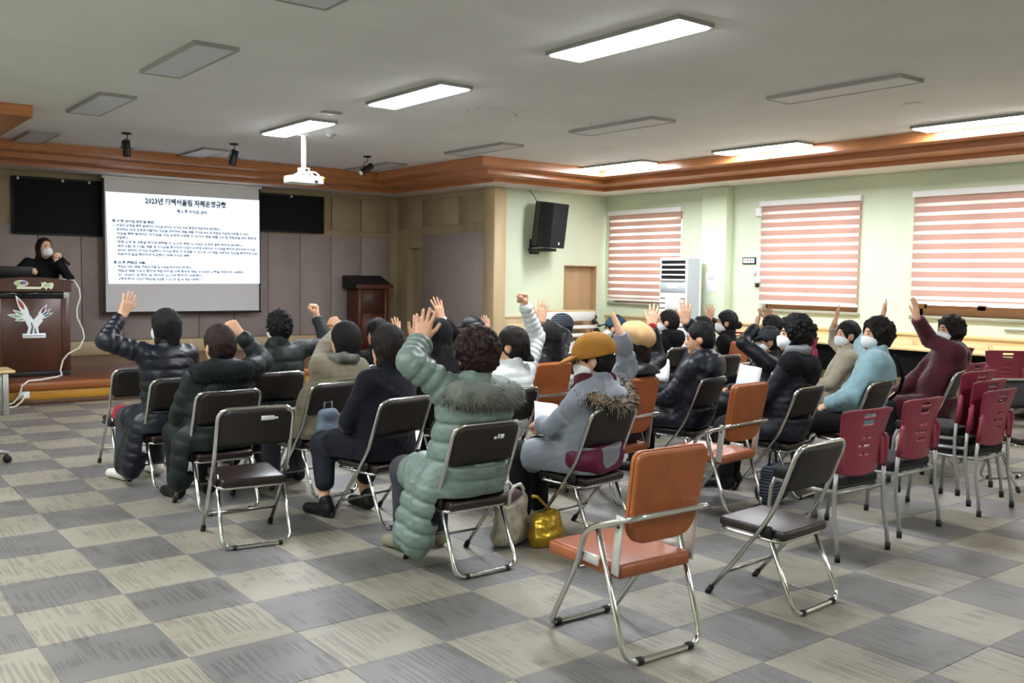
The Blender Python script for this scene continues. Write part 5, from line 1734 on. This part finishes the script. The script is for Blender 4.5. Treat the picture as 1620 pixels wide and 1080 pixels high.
fur(P[2], [n+A3((-0.16, -0.02, -0.02)), n+A3((-0.15, -0.12, -0.01)), n+A3((-0.06, -0.175, -0.005)), n+A3((0.06, -0.175, -0.005)), n+A3((0.15, -0.12, -0.01)), n+A3((0.16, -0.02, -0.02))], 0.066, 1900, 0.038, ('fur_dark', 'fur_dark', 'fur_dark_tip'), seed=21)
P[3] = person(dict(cdeg=0, seat=(1.66, 2.22), deg=4, head=(1.74, 2.20, 1.228), hair='curly', hvol=0.98, curls=70, coat='green_jacket', bulk=1.10, torso_rings=(0.12, 0.006), mask=True,
    **{'raise': {'R': ((2.118, 2.33, 1.155), (-0.05, 0, 1), (0.8, -0.2, -0.5), 'fist', (-0.6, 0.5, 0))}}, cuffpos={'R': 0.92}, seed=3, long=True,
    label='person with black curled-up hair and a dark green sleeve raised in a fist'))
P[4] = person(dict(cdeg=12, seat=(1.67, 1.42), deg=12, head=(1.86, 1.37, 1.175), hyaw=10, hair='bob', hvol=1.05, hairlow=-0.17, coat='khaki_wool', bulk=1.14, trousers='trousers_grey', shoes='shoe_black',
    **{'raise': {'L': ((2.00, 1.70, 1.09), (-0.5, 0.1, 0.7), (-0.9, 0.2, -0.4), 'fist')}}, cuffpos={'L': 0.85}, seed=4, wrinkle=0.007, wfreq=16,
    label='person in a khaki wool coat with black hair and a dark patterned scarf'))
n = P[4]['nb']
field_obj('scarf', [Cap(n+A3((-0.09, -0.02, 0.03)), n+A3((-0.04, -0.085, 0.035)), 0.035, 0.035, 0.02), Cap(n+A3((-0.04, -0.085, 0.035)), n+A3((0.05, -0.085, 0.03)), 0.035, 0.035, 0.02), Cap(n+A3((0.05, -0.085, 0.03)), n+A3((0.10, -0.02, 0.03)), 0.035, 0.03, 0.02)], 0.009,
          cloth('check_scarf', '#17171a', 0.85, 0.9, 9, 0.2, 60, col2='#8b8a86'), P[4]['body'])
P[5] = person(dict(cdeg=2, seat=(2.64, 2.36), deg=6, head=(2.66, 2.32, 1.145), hair='short', hvol=1.03, hair_mat='hair_black', coat='black_wool', bulk=1.0,
    **{'raise': {'R': ((2.95, 2.50, 0.96), (0, 0, 1), (0.8, 0, -0.6))}}, seed=5, label='person hidden behind two dark heads, only hair and fingertips showing'))
P[6] = person(dict(cdeg=12, seat=(1.66, 0.50), deg=12, head=(1.672, 0.47, 1.196), hyaw=6, hair='bob', hvol=1.10, hairlow=-0.15, hair_mat='hair_dark', coat='navy_wool', bulk=1.06, trousers='trousers_navy', shoes='shoe_black', cuff=0.135,
    knees=((-0.16, 0.37, 0.44), (0.08, 0.35, 0.445)), ankles=((-0.20, 0.30, 0.085), (0.10, 0.26, 0.085)),
    **{'raise': {'R': ((2.02, 0.72, 1.068), (0.25, 0.0, 0.9), (0.7, -0.1, -0.7), 'open')}}, cuffpos={'R': 0.95}, seed=6,
    label='person in a plain navy coat with wavy black hair and a bare ankle'))
P[7] = person(dict(cdeg=6, seat=(2.68, 1.45), deg=0, head=(2.69, 1.42, 1.17), hyaw=-50, hair='long', hvol=1.0, hair_mat='hair_dark', coat='black_wool', bulk=1.02, mask=True, mask_mat='grey_scarf',
    **{'raise': {'R': ((2.815, 1.60, 1.165), (-0.28, 0.05, 0.95), (0.8, 0.2, -0.5))}}, cuffpos={'R': 0.85}, seed=7, label='person in a black knit hood with long brown hair and a spread hand'))
h = P[7]['H']
field_obj('knit_hood', [Ell(h((0, -0.02, 0.03)), (0.098, 0.116, 0.115), 0.02, P[7]['Rh']), Cap(h((0, -0.03, -0.03)), h((0, -0.04, -0.11)), 0.085, 0.085, 0.03)], 0.009, 'black_wool', P[7]['body'],
          lambda Q, d: smax(d, (1-np.sqrt(((((Q-P[7]['hc']) @ P[7]['Rh']-A3((0, 0.12, -0.04)))/A3((0.085, 0.10, 0.12)))**2).sum(1)))*0.08, 0.01))
W = P[7]['arms']['R']
field_obj('cuff', [Cap(W[2]-(W[2]-W[1])*0.22, W[2]-(W[2]-W[1])*0.06, 0.04, 0.036, 0)], 0.008, 'white_knit', P[7]['body'])
P[8] = person(dict(cdeg=6, seat=(3.62, 2.40), deg=8, head=(3.64, 2.36, 1.15), hyaw=12, hair='short', hvol=0.98, coat='black_nylon',
    **{'raise': {'R': ((3.90, 2.48, 0.965), (-0.1, 0, 1), (0.8, 0, -0.6))}}, seed=8, label='person in a black cap with a strap, behind the brown curly hair'))
def cap_hat(pr, material, brim_len=0.075, crown=(0.094, 0.112, 0.088), strap=None, ridges=0, puff=0.0, name='cap', band=None):
    h, Rh, hc = pr['H'], pr['Rh'], pr['hc']
    cr = [Ell(h((0, -0.016, 0.036)), A3(crown)*(1+puff), 0.01, Rh)]
    def post(Q, d):
        L_ = (Q-hc) @ Rh
        if ridges:
            ang = np.arctan2(L_[:, 1]+0.016, L_[:, 0])
            d = d-0.0042*np.abs(np.sin(ridges*ang))
        d = np.maximum(d, 0.012-L_[:, 2]+0.10*np.clip(-L_[:, 1], 0, 1)*0)
        return d
    c = field_obj(name, cr, 0.007, material, pr['body'], post)
    if brim_len:
        bs = [Ell(h((0, 0.085+brim_len*0.35, 0.026)), (0.080 if not ridges else 0.090, 0.035+brim_len*0.75, 0.0085 if not ridges else 0.014), 0.004, Rh @ rotm('X', -0.22))]
        def bpost(Q, d):
            L_ = (Q-hc) @ Rh
            if ridges:
                d = d-0.0015*np.abs(np.sin(260*L_[:, 0]))
            return d
        field_obj('brim', bs, 0.0055, material, c, bpost)
    if strap:
        MB().tube([tuple(h(p)) for p in ((-0.09, -0.05, 0.05), (-0.05, -0.115, 0.065), (0.0, -0.128, 0.07), (0.05, -0.115, 0.065), (0.09, -0.05, 0.05))], 0.006, 6).build('strap', strap, c)
    return c
cap_hat(P[8], 'black_nylon', 0.07, strap='dullchrome')
P[9] = person(dict(cdeg=0, seat=(1.555, -0.52), deg=4, head=(1.60, -0.55, 1.232), hyaw=4, hair='curly', hvol=1.14, curls=170, hair_mat='hair_brown', coat='sage_nylon', bulk=1.20, torso_rings=(0.095, 0.0085), sleeve_rings=(4, 0.007), coat_h=0.0085,
    skirt_rings=(3, 0.007), tails=(((-0.20, 0.0, 0.45), (-0.25, 0.06, 0.13), 0.082, 0.080, (4, 0.008)), ((-0.17, 0.12, 0.45), (-0.23, 0.17, 0.14), 0.082, 0.082, (4, 0.008))), trousers='trousers_grey', shoes='shoe_beige', sleeve_r=(0.068, 0.060, 0.056),
    **{'raise': {'L': ((1.391, -0.36, 1.147), (0.22, 0.05, 0.95), (-0.5, -0.8, -0.6), 'open', (0.61, 0.79, 0.0))}}, arm=0.9, cuffpos={'L': 0.96}, seed=9, wrinkle=0.006, hsc=1.08,
    label='person in a sage green puffer coat with a fur collar, curly brown hair, hand up'))
n = P[9]['nb']
fur(P[9], [n+A3((-0.19, 0.0, -0.035)), n+A3((-0.17, -0.10, -0.035)), n+A3((-0.08, -0.155, -0.04)), n+A3((0.04, -0.165, -0.05)), n+A3((0.14, -0.13, -0.06)), n+A3((0.19, -0.04, -0.06))], 0.062, 2600, 0.035, ('fur_grey', 'fur_grey', 'fur_grey_tip'), seed=22)
P[10] = person(dict(cdeg=4, seat=(2.53, 0.52), deg=14, head=(2.64, 0.49, 1.168), hyaw=24, hair='bun', bun=(0.04, -0.115, -0.10), hvol=1.06, hair_mat='hair_dark', coat='white_nylon', bulk=1.04, torso_rings=(0.06, 0.006), sleeve_rings=(7, 0.006), long=False,
    **{'raise': {'R': ((2.815, 0.56, 1.285), (0, 0.05, 1), (0.75, 0.15, -0.5), 'fist', (-0.7, 0.4, 0))}}, cuffpos={'R': 1.06}, seed=10,
    label='person in a white padded jacket with a low hair bun raising a fist high'))
P[11] = person(dict(cdeg=4, seat=(3.47, 1.30), deg=6, head=(3.60, 1.26, 1.152), hyaw=0, hair='long', hvol=1.0, coat='black_nylon', bulk=1.0,
    **{'raise': {'R': ((3.70, 1.46, 1.141), (0.13, 0, 0.98), (0.9, -0.2, -0.4), 'open', (0.61, 0.79, 0.0))}}, cuffpos={'R': 0.8}, seed=11, seatback=False, label='person with long black hair on a tan armchair, dark spread fingers raised'))
P[12] = person(dict(cdeg=6, seat=(4.78, 2.55), deg=20, head=(4.80, 2.50, 1.14), hyaw=24, hair='short', coat='white_nylon', bulk=1.05, torso_rings=(0.07, 0.004), long=False, seed=12,
    label='person in a striped dark beanie and a white jacket'))
MT['stripe'] = mat('striped_knit', '#20222b', 0.9)
_nt = MT['stripe'].node_tree
_w = _nt.nodes.new('ShaderNodeTexWave'); _w.bands_direction = 'Z'; _w.inputs['Scale'].default_value = 16.0; _w.inputs['Distortion'].default_value = 1.0
_tc = _nt.nodes.new('ShaderNodeTexCoord'); _nt.links.new(_tc.outputs['Object'], _w.inputs['Vector'])
_r2 = _nt.nodes.new('ShaderNodeValToRGB'); _r2.color_ramp.elements[0].position = 0.45; _r2.color_ramp.elements[0].color = lin('#15161d'); _r2.color_ramp.elements[1].position = 0.6; _r2.color_ramp.elements[1].color = lin('#4c5263')
_nt.links.new(_w.outputs['Fac'], _r2.inputs['Fac']); _nt.links.new(_r2.outputs['Color'], _nt.nodes['Principled BSDF'].inputs['Base Color'])
cap_hat(P[12], 'stripe', 0.04, (0.098, 0.118, 0.108), name='beanie')
n = P[12]['nb']
field_obj('scarf', [Cap(n+A3((-0.08, 0, 0.04)), n+A3((0.08, -0.03, 0.04)), 0.055, 0.055, 0)], 0.01, 'grey_scarf', P[12]['body'])
P[13] = person(dict(cdeg=8, seat=(2.46, -0.46), deg=22, head=(2.47, -0.50, 1.165), hyaw=24, hpitch=-12, hair='short', coat='grey_nylon', bulk=1.13, sleeve_rings=(2, 0.008), wrinkle=0.006, mask=True, lap={'L': (2.36, -0.17, 0.62)}, hood=((0.0, -0.015, -0.06), (0.15, 0.065, 0.09)),
    trousers='trousers_black', shoes='shoe_beige', long=True,
    **{'raise': {'R': ((2.77, -0.42, 1.155), (0.3, 0.55, 0.6), (0.8, 0.25, -0.4), 'open')}}, cuffpos={'R': 1.0}, seed=13,
    label='person in a mustard corduroy cap and a grey jacket with spotted fur hood'))
cap_hat(P[13], 'mustard_cord', 0.07, (0.106, 0.125, 0.112), ridges=20, puff=0.03)
n = P[13]['nb']
fur(P[13], [n+A3((-0.19, 0.02, -0.035)), n+A3((-0.175, -0.10, -0.06)), n+A3((-0.08, -0.185, -0.09)), n+A3((0.06, -0.19, -0.085)), n+A3((0.16, -0.12, -0.03)), n+A3((0.18, -0.01, 0.02))], 0.034, 2300, 0.045, ('fur_brown', 'fur_black', 'fur_white'), seed=23)
field_obj('scarf', [Cap(n+A3((-0.10, 0.02, 0.03)), n+A3((-0.02, 0.08, 0.03)), 0.045, 0.045, 0.02), Cap(n+A3((-0.10, 0.02, 0.03)), n+A3((0.06, -0.06, 0.035)), 0.04, 0.045, 0.02)], 0.009, 'wine_scarf', P[13]['body'])
field_obj('jacket_panel', [Ell((0.01, -0.045, 0.475), (0.236, 0.20, 0.135), 0)], 0.011, 'burgundy_nylon', P[13]['body'],
          lambda Q, d: np.maximum(np.maximum(d-0.004*noise3(Q, 30, 5), 0.388-Q[:, 2]), np.maximum(np.maximum(Q[:, 2]-0.552, Q[:, 1]-0.03), -0.172-Q[:, 1])))
P[14] = person(dict(cdeg=6, seat=(3.24, 0.15), deg=8, head=(3.36, 0.06, 1.19), hyaw=6, hpitch=-6, hair='bob', hvol=0.98, hair_mat='hair_brown', coat='black_nylon', bulk=1.1, seatback=False, hood=((0.0, -0.02, -0.05), (0.13, 0.06, 0.10)),
    **{'raise': {'R': ((3.70, 0.22, 1.155), (0.35, 0.1, 0.9), (0.7, 0.2, -0.5), 'open', (0.61, 0.79, 0.0))}}, cuffpos={'R': 0.9}, seed=14, label='person in a beige beret and a dark hooded coat raising a hand'))
hh = P[14]
field_obj('beret', [Ell(hh['H']((0.01, -0.035, 0.055)), (0.118, 0.130, 0.088), 0.01, hh['Rh'] @ rotm('X', 0.5))], 0.008, 'beige_beret', hh['body'], lambda Q, d: d-0.004*noise3(Q, 45, 3))
W = P[14]['arms']['R']
field_obj('cuff', [Cap(W[2]-(W[2]-W[1])*0.12, W[2]-(W[2]-W[1])*0.02, 0.040, 0.038, 0)], 0.008, 'red_knit', P[14]['body'])
P[15] = person(dict(cdeg=8, seat=(5.42, 2.45), deg=24, head=(5.46, 2.42, 1.13), hyaw=14, hair='short', coat='black_nylon', seed=15, mask=True, label='person in a blue cap beyond the beige beret'))
cap_hat(P[15], 'blue_cap', 0.075)
P[16] = person(dict(cdeg=10, seat=(6.30, 2.55), deg=16, head=(6.35, 2.52, 1.17), hyaw=18, hair='short', hvol=1.04, hair_mat='hair_dark', coat='black_wool', bulk=1.05, seed=16, mask=True, hood=((0, 0, 0), (0.13, 0.06, 0.09)), label='person in a black hoodie in front of the air conditioner'))
P[17] = person(dict(cdeg=14, seat=(4.22, 0.33), deg=22, head=(4.27, 0.27, 1.187), hyaw=22, hpitch=-8, hair='short', hvol=0.98, coat='navy_nylon', bulk=1.16, hood=((0.0, -0.01, -0.04), (0.15, 0.065, 0.11)), sleeve_rings=(2, 0.006), wrinkle=0.006,
    trousers='trousers_black', **{'raise': {'R': ((4.33, 0.46, 1.165), (-0.05, 0.0, 1), (0.85, 0.1, -0.2), 'open', (0.61, 0.79, 0.0))}}, cuffpos={'R': 0.93}, seed=17, label='man with short hair in a navy hooded jacket, spread hand above his head'))
P[18] = person(dict(cdeg=12, seat=(6.95, 2.30), deg=24, head=(6.99, 2.25, 1.165), hyaw=22, hair='bun', bun=(0.05, -0.14, -0.035), hvol=1.08, coat='black_wool', mask=True, seatback=False,
    **{'raise': {'R': ((6.92, 2.42, 1.05), (0.07, 0, 1), (0.9, 0.0, -0.5), 'open', (0.61, 0.79, 0.0))}}, seed=18, label='masked woman with a black hair bun and black coat on a tan armchair'))
P[19] = person(dict(cdeg=10, seat=(5.55, 1.42), deg=14, head=(5.58, 1.39, 1.16), hair='short', hvol=1.02, hair_mat='hair_dark', coat='black_nylon', seed=19, label='person whose dark hair just shows behind the navy hooded jacket'))
P[20] = person(dict(cdeg=16, seat=(5.35, 0.55), deg=40, head=(5.43, 0.52, 1.115), hyaw=20, hair='short', coat='black_nylon', bulk=1.05, mask=True, skin='skin_tan',
    **{'raise': {'L': ((5.40, 0.62, 1.10), (0.4, 0, 0.85), (-1.0, 0.0, -0.5))}}, cuffpos={'L': 0.92}, seed=20, label='masked person in a dark cap raising a black sleeve below the middle window'))
cap_hat(P[20], cloth('dark_grey_cap', '#2f3238', 0.8), 0.07)
P[25] = person(dict(cdeg=14, seat=(6.10, 1.10), deg=24, head=(6.19, 1.06, 1.18), hyaw=8, hair='short', coat='black_wool', skin='skin_tan',
    **{'raise': {'R': ((6.38, 1.22, 1.09), (-0.25, 0, 0.95), (0.8, 0, -0.6), 'open', (0.61, 0.79, 0.0))}}, cuffpos={'R': 0.6}, seed=25, label='person with a bare raised wrist beyond the dark cap'))
P[21] = person(dict(cdeg=8, seat=(4.37, -0.42), deg=26, head=(4.42, -0.47, 1.255), hyaw=26, hair='curly', hvol=1.16, curls=120, hair_mat='hair_black', coat='navy_nylon', bulk=1.12, mask=True, wrinkle=0.006,
    torso_rings=(0.05, 0.003), seed=21, label='person with big black hair and a grey collar over a navy quilted vest'))
n = P[21]['nb']
field_obj('collar_roll', [Cap(n+A3((-0.09, 0.03, 0.045)), n+A3((-0.05, -0.07, 0.05)), 0.032, 0.034, 0.02), Cap(n+A3((-0.05, -0.07, 0.05)), n+A3((0.07, -0.06, 0.05)), 0.034, 0.034, 0.02), Cap(n+A3((0.07, -0.06, 0.05)), n+A3((0.09, 0.03, 0.04)), 0.034, 0.03, 0.02)], 0.009, 'grey_collar', P[21]['body'])
field_obj('shawl', [Cap(n+A3((-0.15, 0.0, -0.06)), n+A3((0.15, 0.0, -0.06)), 0.098, 0.098, 0.03), Ell(n+A3((0, -0.11, -0.10)), (0.17, 0.065, 0.11), 0.04)], 0.011, cloth('black_fur', '#0c0c10', 0.98, 0.3, 20, 0.6, 90), P[21]['body'], lambda Q, d: d-0.006*noise3(Q, 60, 2))
P[22] = person(dict(cdeg=20, seat=(6.30, 0.42), deg=36, head=(6.40, 0.38, 1.152), hyaw=28, hair='short', hvol=1.04, hairlow=-0.085, coat='beige_wool', bulk=1.05, mask=True,
    **{'raise': {'R': ((6.53, 0.60, 1.115), (0.5, 0.0, 0.8), (0.6, 0.5, -0.5))}}, cuffpos={'R': 0.75}, seed=22, label='masked person with a black bowl haircut in a beige coat'))
P[23] = person(dict(cdeg=8, seat=(5.15, -0.48), deg=34, head=(5.28, -0.58, 1.238), hyaw=30, hair='curly', hvol=1.10, curls=110, hair_mat='hair_dark', coat='blue_fleece', bulk=1.22, wrinkle=0.008, wfreq=18, mask=True, sleeve_r=(0.078, 0.076, 0.056),
    trousers='trousers_black', lap={'L': (5.02, -0.38, 0.57)}, long=False,
    **{'raise': {'R': ((5.72, -0.36, 1.20), (0.55, 0.1, 0.75), (0.6, 0.8, -0.1))}}, cuffpos={'R': 0.86}, seed=23, label='person in a light blue fleece coat with a black shoulder strap'))
n = P[23]['nb']
MB().tube([tuple(n+A3(p)) for p in ((-0.02, -0.135, 0.0), (0.04, -0.178, -0.08), (0.10, -0.205, -0.18), (0.16, -0.19, -0.28), (0.20, -0.12, -0.36))], 0.014, 6).build('bag_strap', 'black_wool', P[23]['body'])
P[24] = person(dict(cdeg=16, seat=(6.46, -0.38), deg=48, head=(6.60, -0.46, 1.232), hyaw=18, hair='curly', hvol=1.08, curls=90, hair_mat='hair_dark', coat='maroon_wool', bulk=1.14, mask=True, wrinkle=0.006, wfreq=18, sleeve_r=(0.068, 0.060, 0.050),
    hood=((0.0, 0.01, -0.05), (0.14, 0.065, 0.09)), trousers='trousers_black',
    **{'raise': {'L': ((6.36, -0.30, 1.20), (-0.02, 0.15, 1), (0.55, 0.8, -0.15), 'open', (-0.75, 0.5, 0.0))}}, cuffpos={'L': 0.90}, seed=24, label='masked person in a maroon coat raising the left hand, rightmost of the listeners'))

# the speaker behind the podium
P[0] = person(dict(seat=(1.24, 8.05), z0=STH, deg=180, head=(1.30, 7.95, 1.885), hyaw=16, hpitch=8, facecut=1.3, stand=True, hair='bob', hair_mat='hair_brown', hvol=1.02, hairlow=-0.16, coat='black_wool', bulk=0.95, mask=True, skin='skin_pale', long=False, group='speaker',
    **{'raise': {'L': ((1.40, 7.80, 1.60), (-0.12, -0.1, 0.9), (0.6, 0.3, -0.8), 'fist', (0.2, -0.6, 0.3)), 'R': ((1.08, 7.78, 1.46), (0.3, -0.5, 0.3), (-0.7, 0.3, -0.6), 'fist', (0, 0, -1))}}, seed=30,
    label='masked speaker in black with shoulder-length hair behind the podium'))
mic = thing('microphone', (1.50, 7.86, 1.62), 0, 'dark hand microphone held up by the speaker', 'microphone')
MB().tube([(-0.06, 0.0, 0.05), (0.05, -0.02, -0.06)], [0.022, 0.016], 12).build('handle', 'rubber', mic)
MB().lathe([(0, -0.03), (0.02, -0.024), (0.028, 0), (0.02, 0.024), (0, 0.03)], (-0.075, 0.003, 0.062), 14).build('head_mesh', 'lampframe', mic)

# ================================================================== SMALL THINGS
def sheet(name, c, w, l, rz, tilt, label, m='paper', bow=0.02):
    V, F = [], []
    for j in range(7):
        for i in range(5):
            u, v = i/4-0.5, j/6-0.5
            V.append((w*u, l*v, bow*math.cos(PI*v)+0.006*math.sin(5*u)))
    for j in range(6):
        for i in range(4):
            a = j*5+i
            F.append((a, a+1, a+6, a+5))
    o = MB().add(V, F, True).build(name, m, None, label, 'paper', 'paper handouts', None, c)
    o.rotation_euler = (tilt, 0.2, rz)
    s = o.modifiers.new('thick', 'SOLIDIFY'); s.thickness = 0.0015
    return o
sheet('handout', (2.46, -0.10, 0.65), 0.15, 0.21, -0.5, 0.8, 'white handout held by the person in the mustard cap')
sheet('handout', (4.32, 0.72, 0.78), 0.16, 0.22, -0.6, 0.9, 'white handout held by the man in the navy hooded jacket')
sheet('handout', (4.66, 0.10, 0.76), 0.17, 0.22, -0.9, 0.75, 'white handout in front of the navy quilted vest')
sheet('handout', (1.94, 0.60, 0.455), 0.12, 0.21, -0.6, 0.4, 'white handout sticking out beside the sage green coat')
# bags on the floor beside the sage coat
tb = thing('tote_bag', (2.0, -0.36, 0), 0.35, 'cream printed tote bag standing on the floor beside the sage green coat', 'bag')
def tote(P_, d):
    d = d-0.006*noise3(P_, 26, 4)
    return np.maximum(np.maximum(d, P_[:, 2]-0.25-0.02*np.sin(14*P_[:, 0])), 0.002-P_[:, 2])
field_obj('bag_body', [Ell((0, 0, 0.10), (0.135, 0.075, 0.12), 0.05), Cap((-0.09, 0, 0.06), (0.09, 0, 0.06), 0.062, 0.062, 0.05), Cap((-0.075, 0, 0.24), (0.075, 0, 0.24), 0.055, 0.055, 0.08)], 0.009, 'cream', tb, tote)
for s in (-1, 1):
    MB().tube([(-0.075, s*0.03, 0.23), (-0.07, s*0.035, 0.30), (-0.03, s*0.04, 0.335), (0.03, s*0.04, 0.335), (0.07, s*0.035, 0.30), (0.075, s*0.03, 0.23)], 0.010, 7).build('handle', 'white_knit', tb)
field_obj('bag_contents', [Ell((0.02, 0, 0.255), (0.075, 0.035, 0.05), 0.02), Ell((-0.04, 0, 0.25), (0.04, 0.03, 0.05), 0.02)], 0.009, cloth('mauve_cloth', '#6d5158', 0.9), tb)
gb = thing('gold_bag', (2.15, -0.50, 0), 0.2, 'shiny gold crumpled bag standing on the floor by the dark trousers', 'bag')
def goldp(P_, d):
    q = noise3(P_, 40, 8)
    return np.maximum(d-0.010*np.abs(q)-0.005*noise3(P_, 90, 9), 0.002-P_[:, 2])
field_obj('bag_body', [Ell((0, 0, 0.075), (0.115, 0.07, 0.085), 0.04), Cap((-0.075, 0, 0.045), (0.075, 0, 0.045), 0.048, 0.048, 0.04), Cap((-0.055, 0, 0.15), (0.045, 0, 0.16), 0.042, 0.038, 0.05)], 0.007, 'gold', gb, goldp)
MB().tube([(0.03, 0, 0.19), (-0.04, -0.01, 0.235), (-0.11, -0.015, 0.29), (-0.15, -0.01, 0.30)], [0.006, 0.008, 0.008, 0.009], 7).build('bag_strap', 'gold', gb)
# blue-grey bag on the arm of the navy coat
hb = thing('handbag', (1.50, 0.90, 0.49), 0.3, 'small blue-grey bag on the lap of the navy coat', 'bag')
field_obj('bag_body', [Cap((-0.05, 0, 0.03), (0.05, 0, 0.03), 0.05, 0.05, 0.02), Cap((-0.035, 0, 0.12), (0.035, 0, 0.12), 0.042, 0.042, 0.05)], 0.009, 'blue_bag', hb, lambda P_, d: d-0.004*noise3(P_, 40, 6))
MB().tube([(-0.04, 0, 0.13), (-0.03, 0, 0.20), (0.03, 0, 0.20), (0.04, 0, 0.13)], 0.006, 6).build('handle', 'blue_bag', hb)
# red bag by the first row
rb = thing('red_bag', (0.82, 3.02, 0.345), 0.0, 'small red bag peeking out beside the long navy coat', 'bag')
field_obj('bag_body', [Cap((-0.03, 0, 0.03), (0.06, 0, 0.03), 0.045, 0.045, 0.02), Cap((-0.02, 0, 0.09), (0.05, 0, 0.09), 0.035, 0.035, 0.04)], 0.009, cloth('red_fabric', '#a3202a', 0.7), rb)

# striped dark bag hanging by the quilted vest, red folder on the lap of the hooded jacket
sb = thing('shoulder_bag', (4.02, -0.62, 0.0), 0.3, 'dark striped bag standing beside the chair of the navy quilted vest', 'bag')
field_obj('bag_body', [Cap((-0.08, 0, 0.09), (0.08, 0, 0.09), 0.085, 0.085, 0.02), Cap((-0.07, 0, 0.22), (0.07, 0, 0.22), 0.055, 0.055, 0.06)], 0.010, 'stripe', sb, lambda P_, d: np.maximum(d-0.004*noise3(P_, 40, 7), 0.002-P_[:, 2]))
MB().tube([(-0.07, 0, 0.26), (-0.05, 0, 0.36), (0.05, 0, 0.36), (0.07, 0, 0.26)], 0.008, 6).build('handle', 'black_wool', sb)
MB().rbox(-0.10, 0.10, -0.07, 0.07, 0, 0.012, 0.003, 1).build('red_folder', cloth('red_card', '#a51d22', 0.6), None, 'small red folder on the lap of the navy hooded jacket', 'folder', None, None, (4.00, 0.66, 0.555))
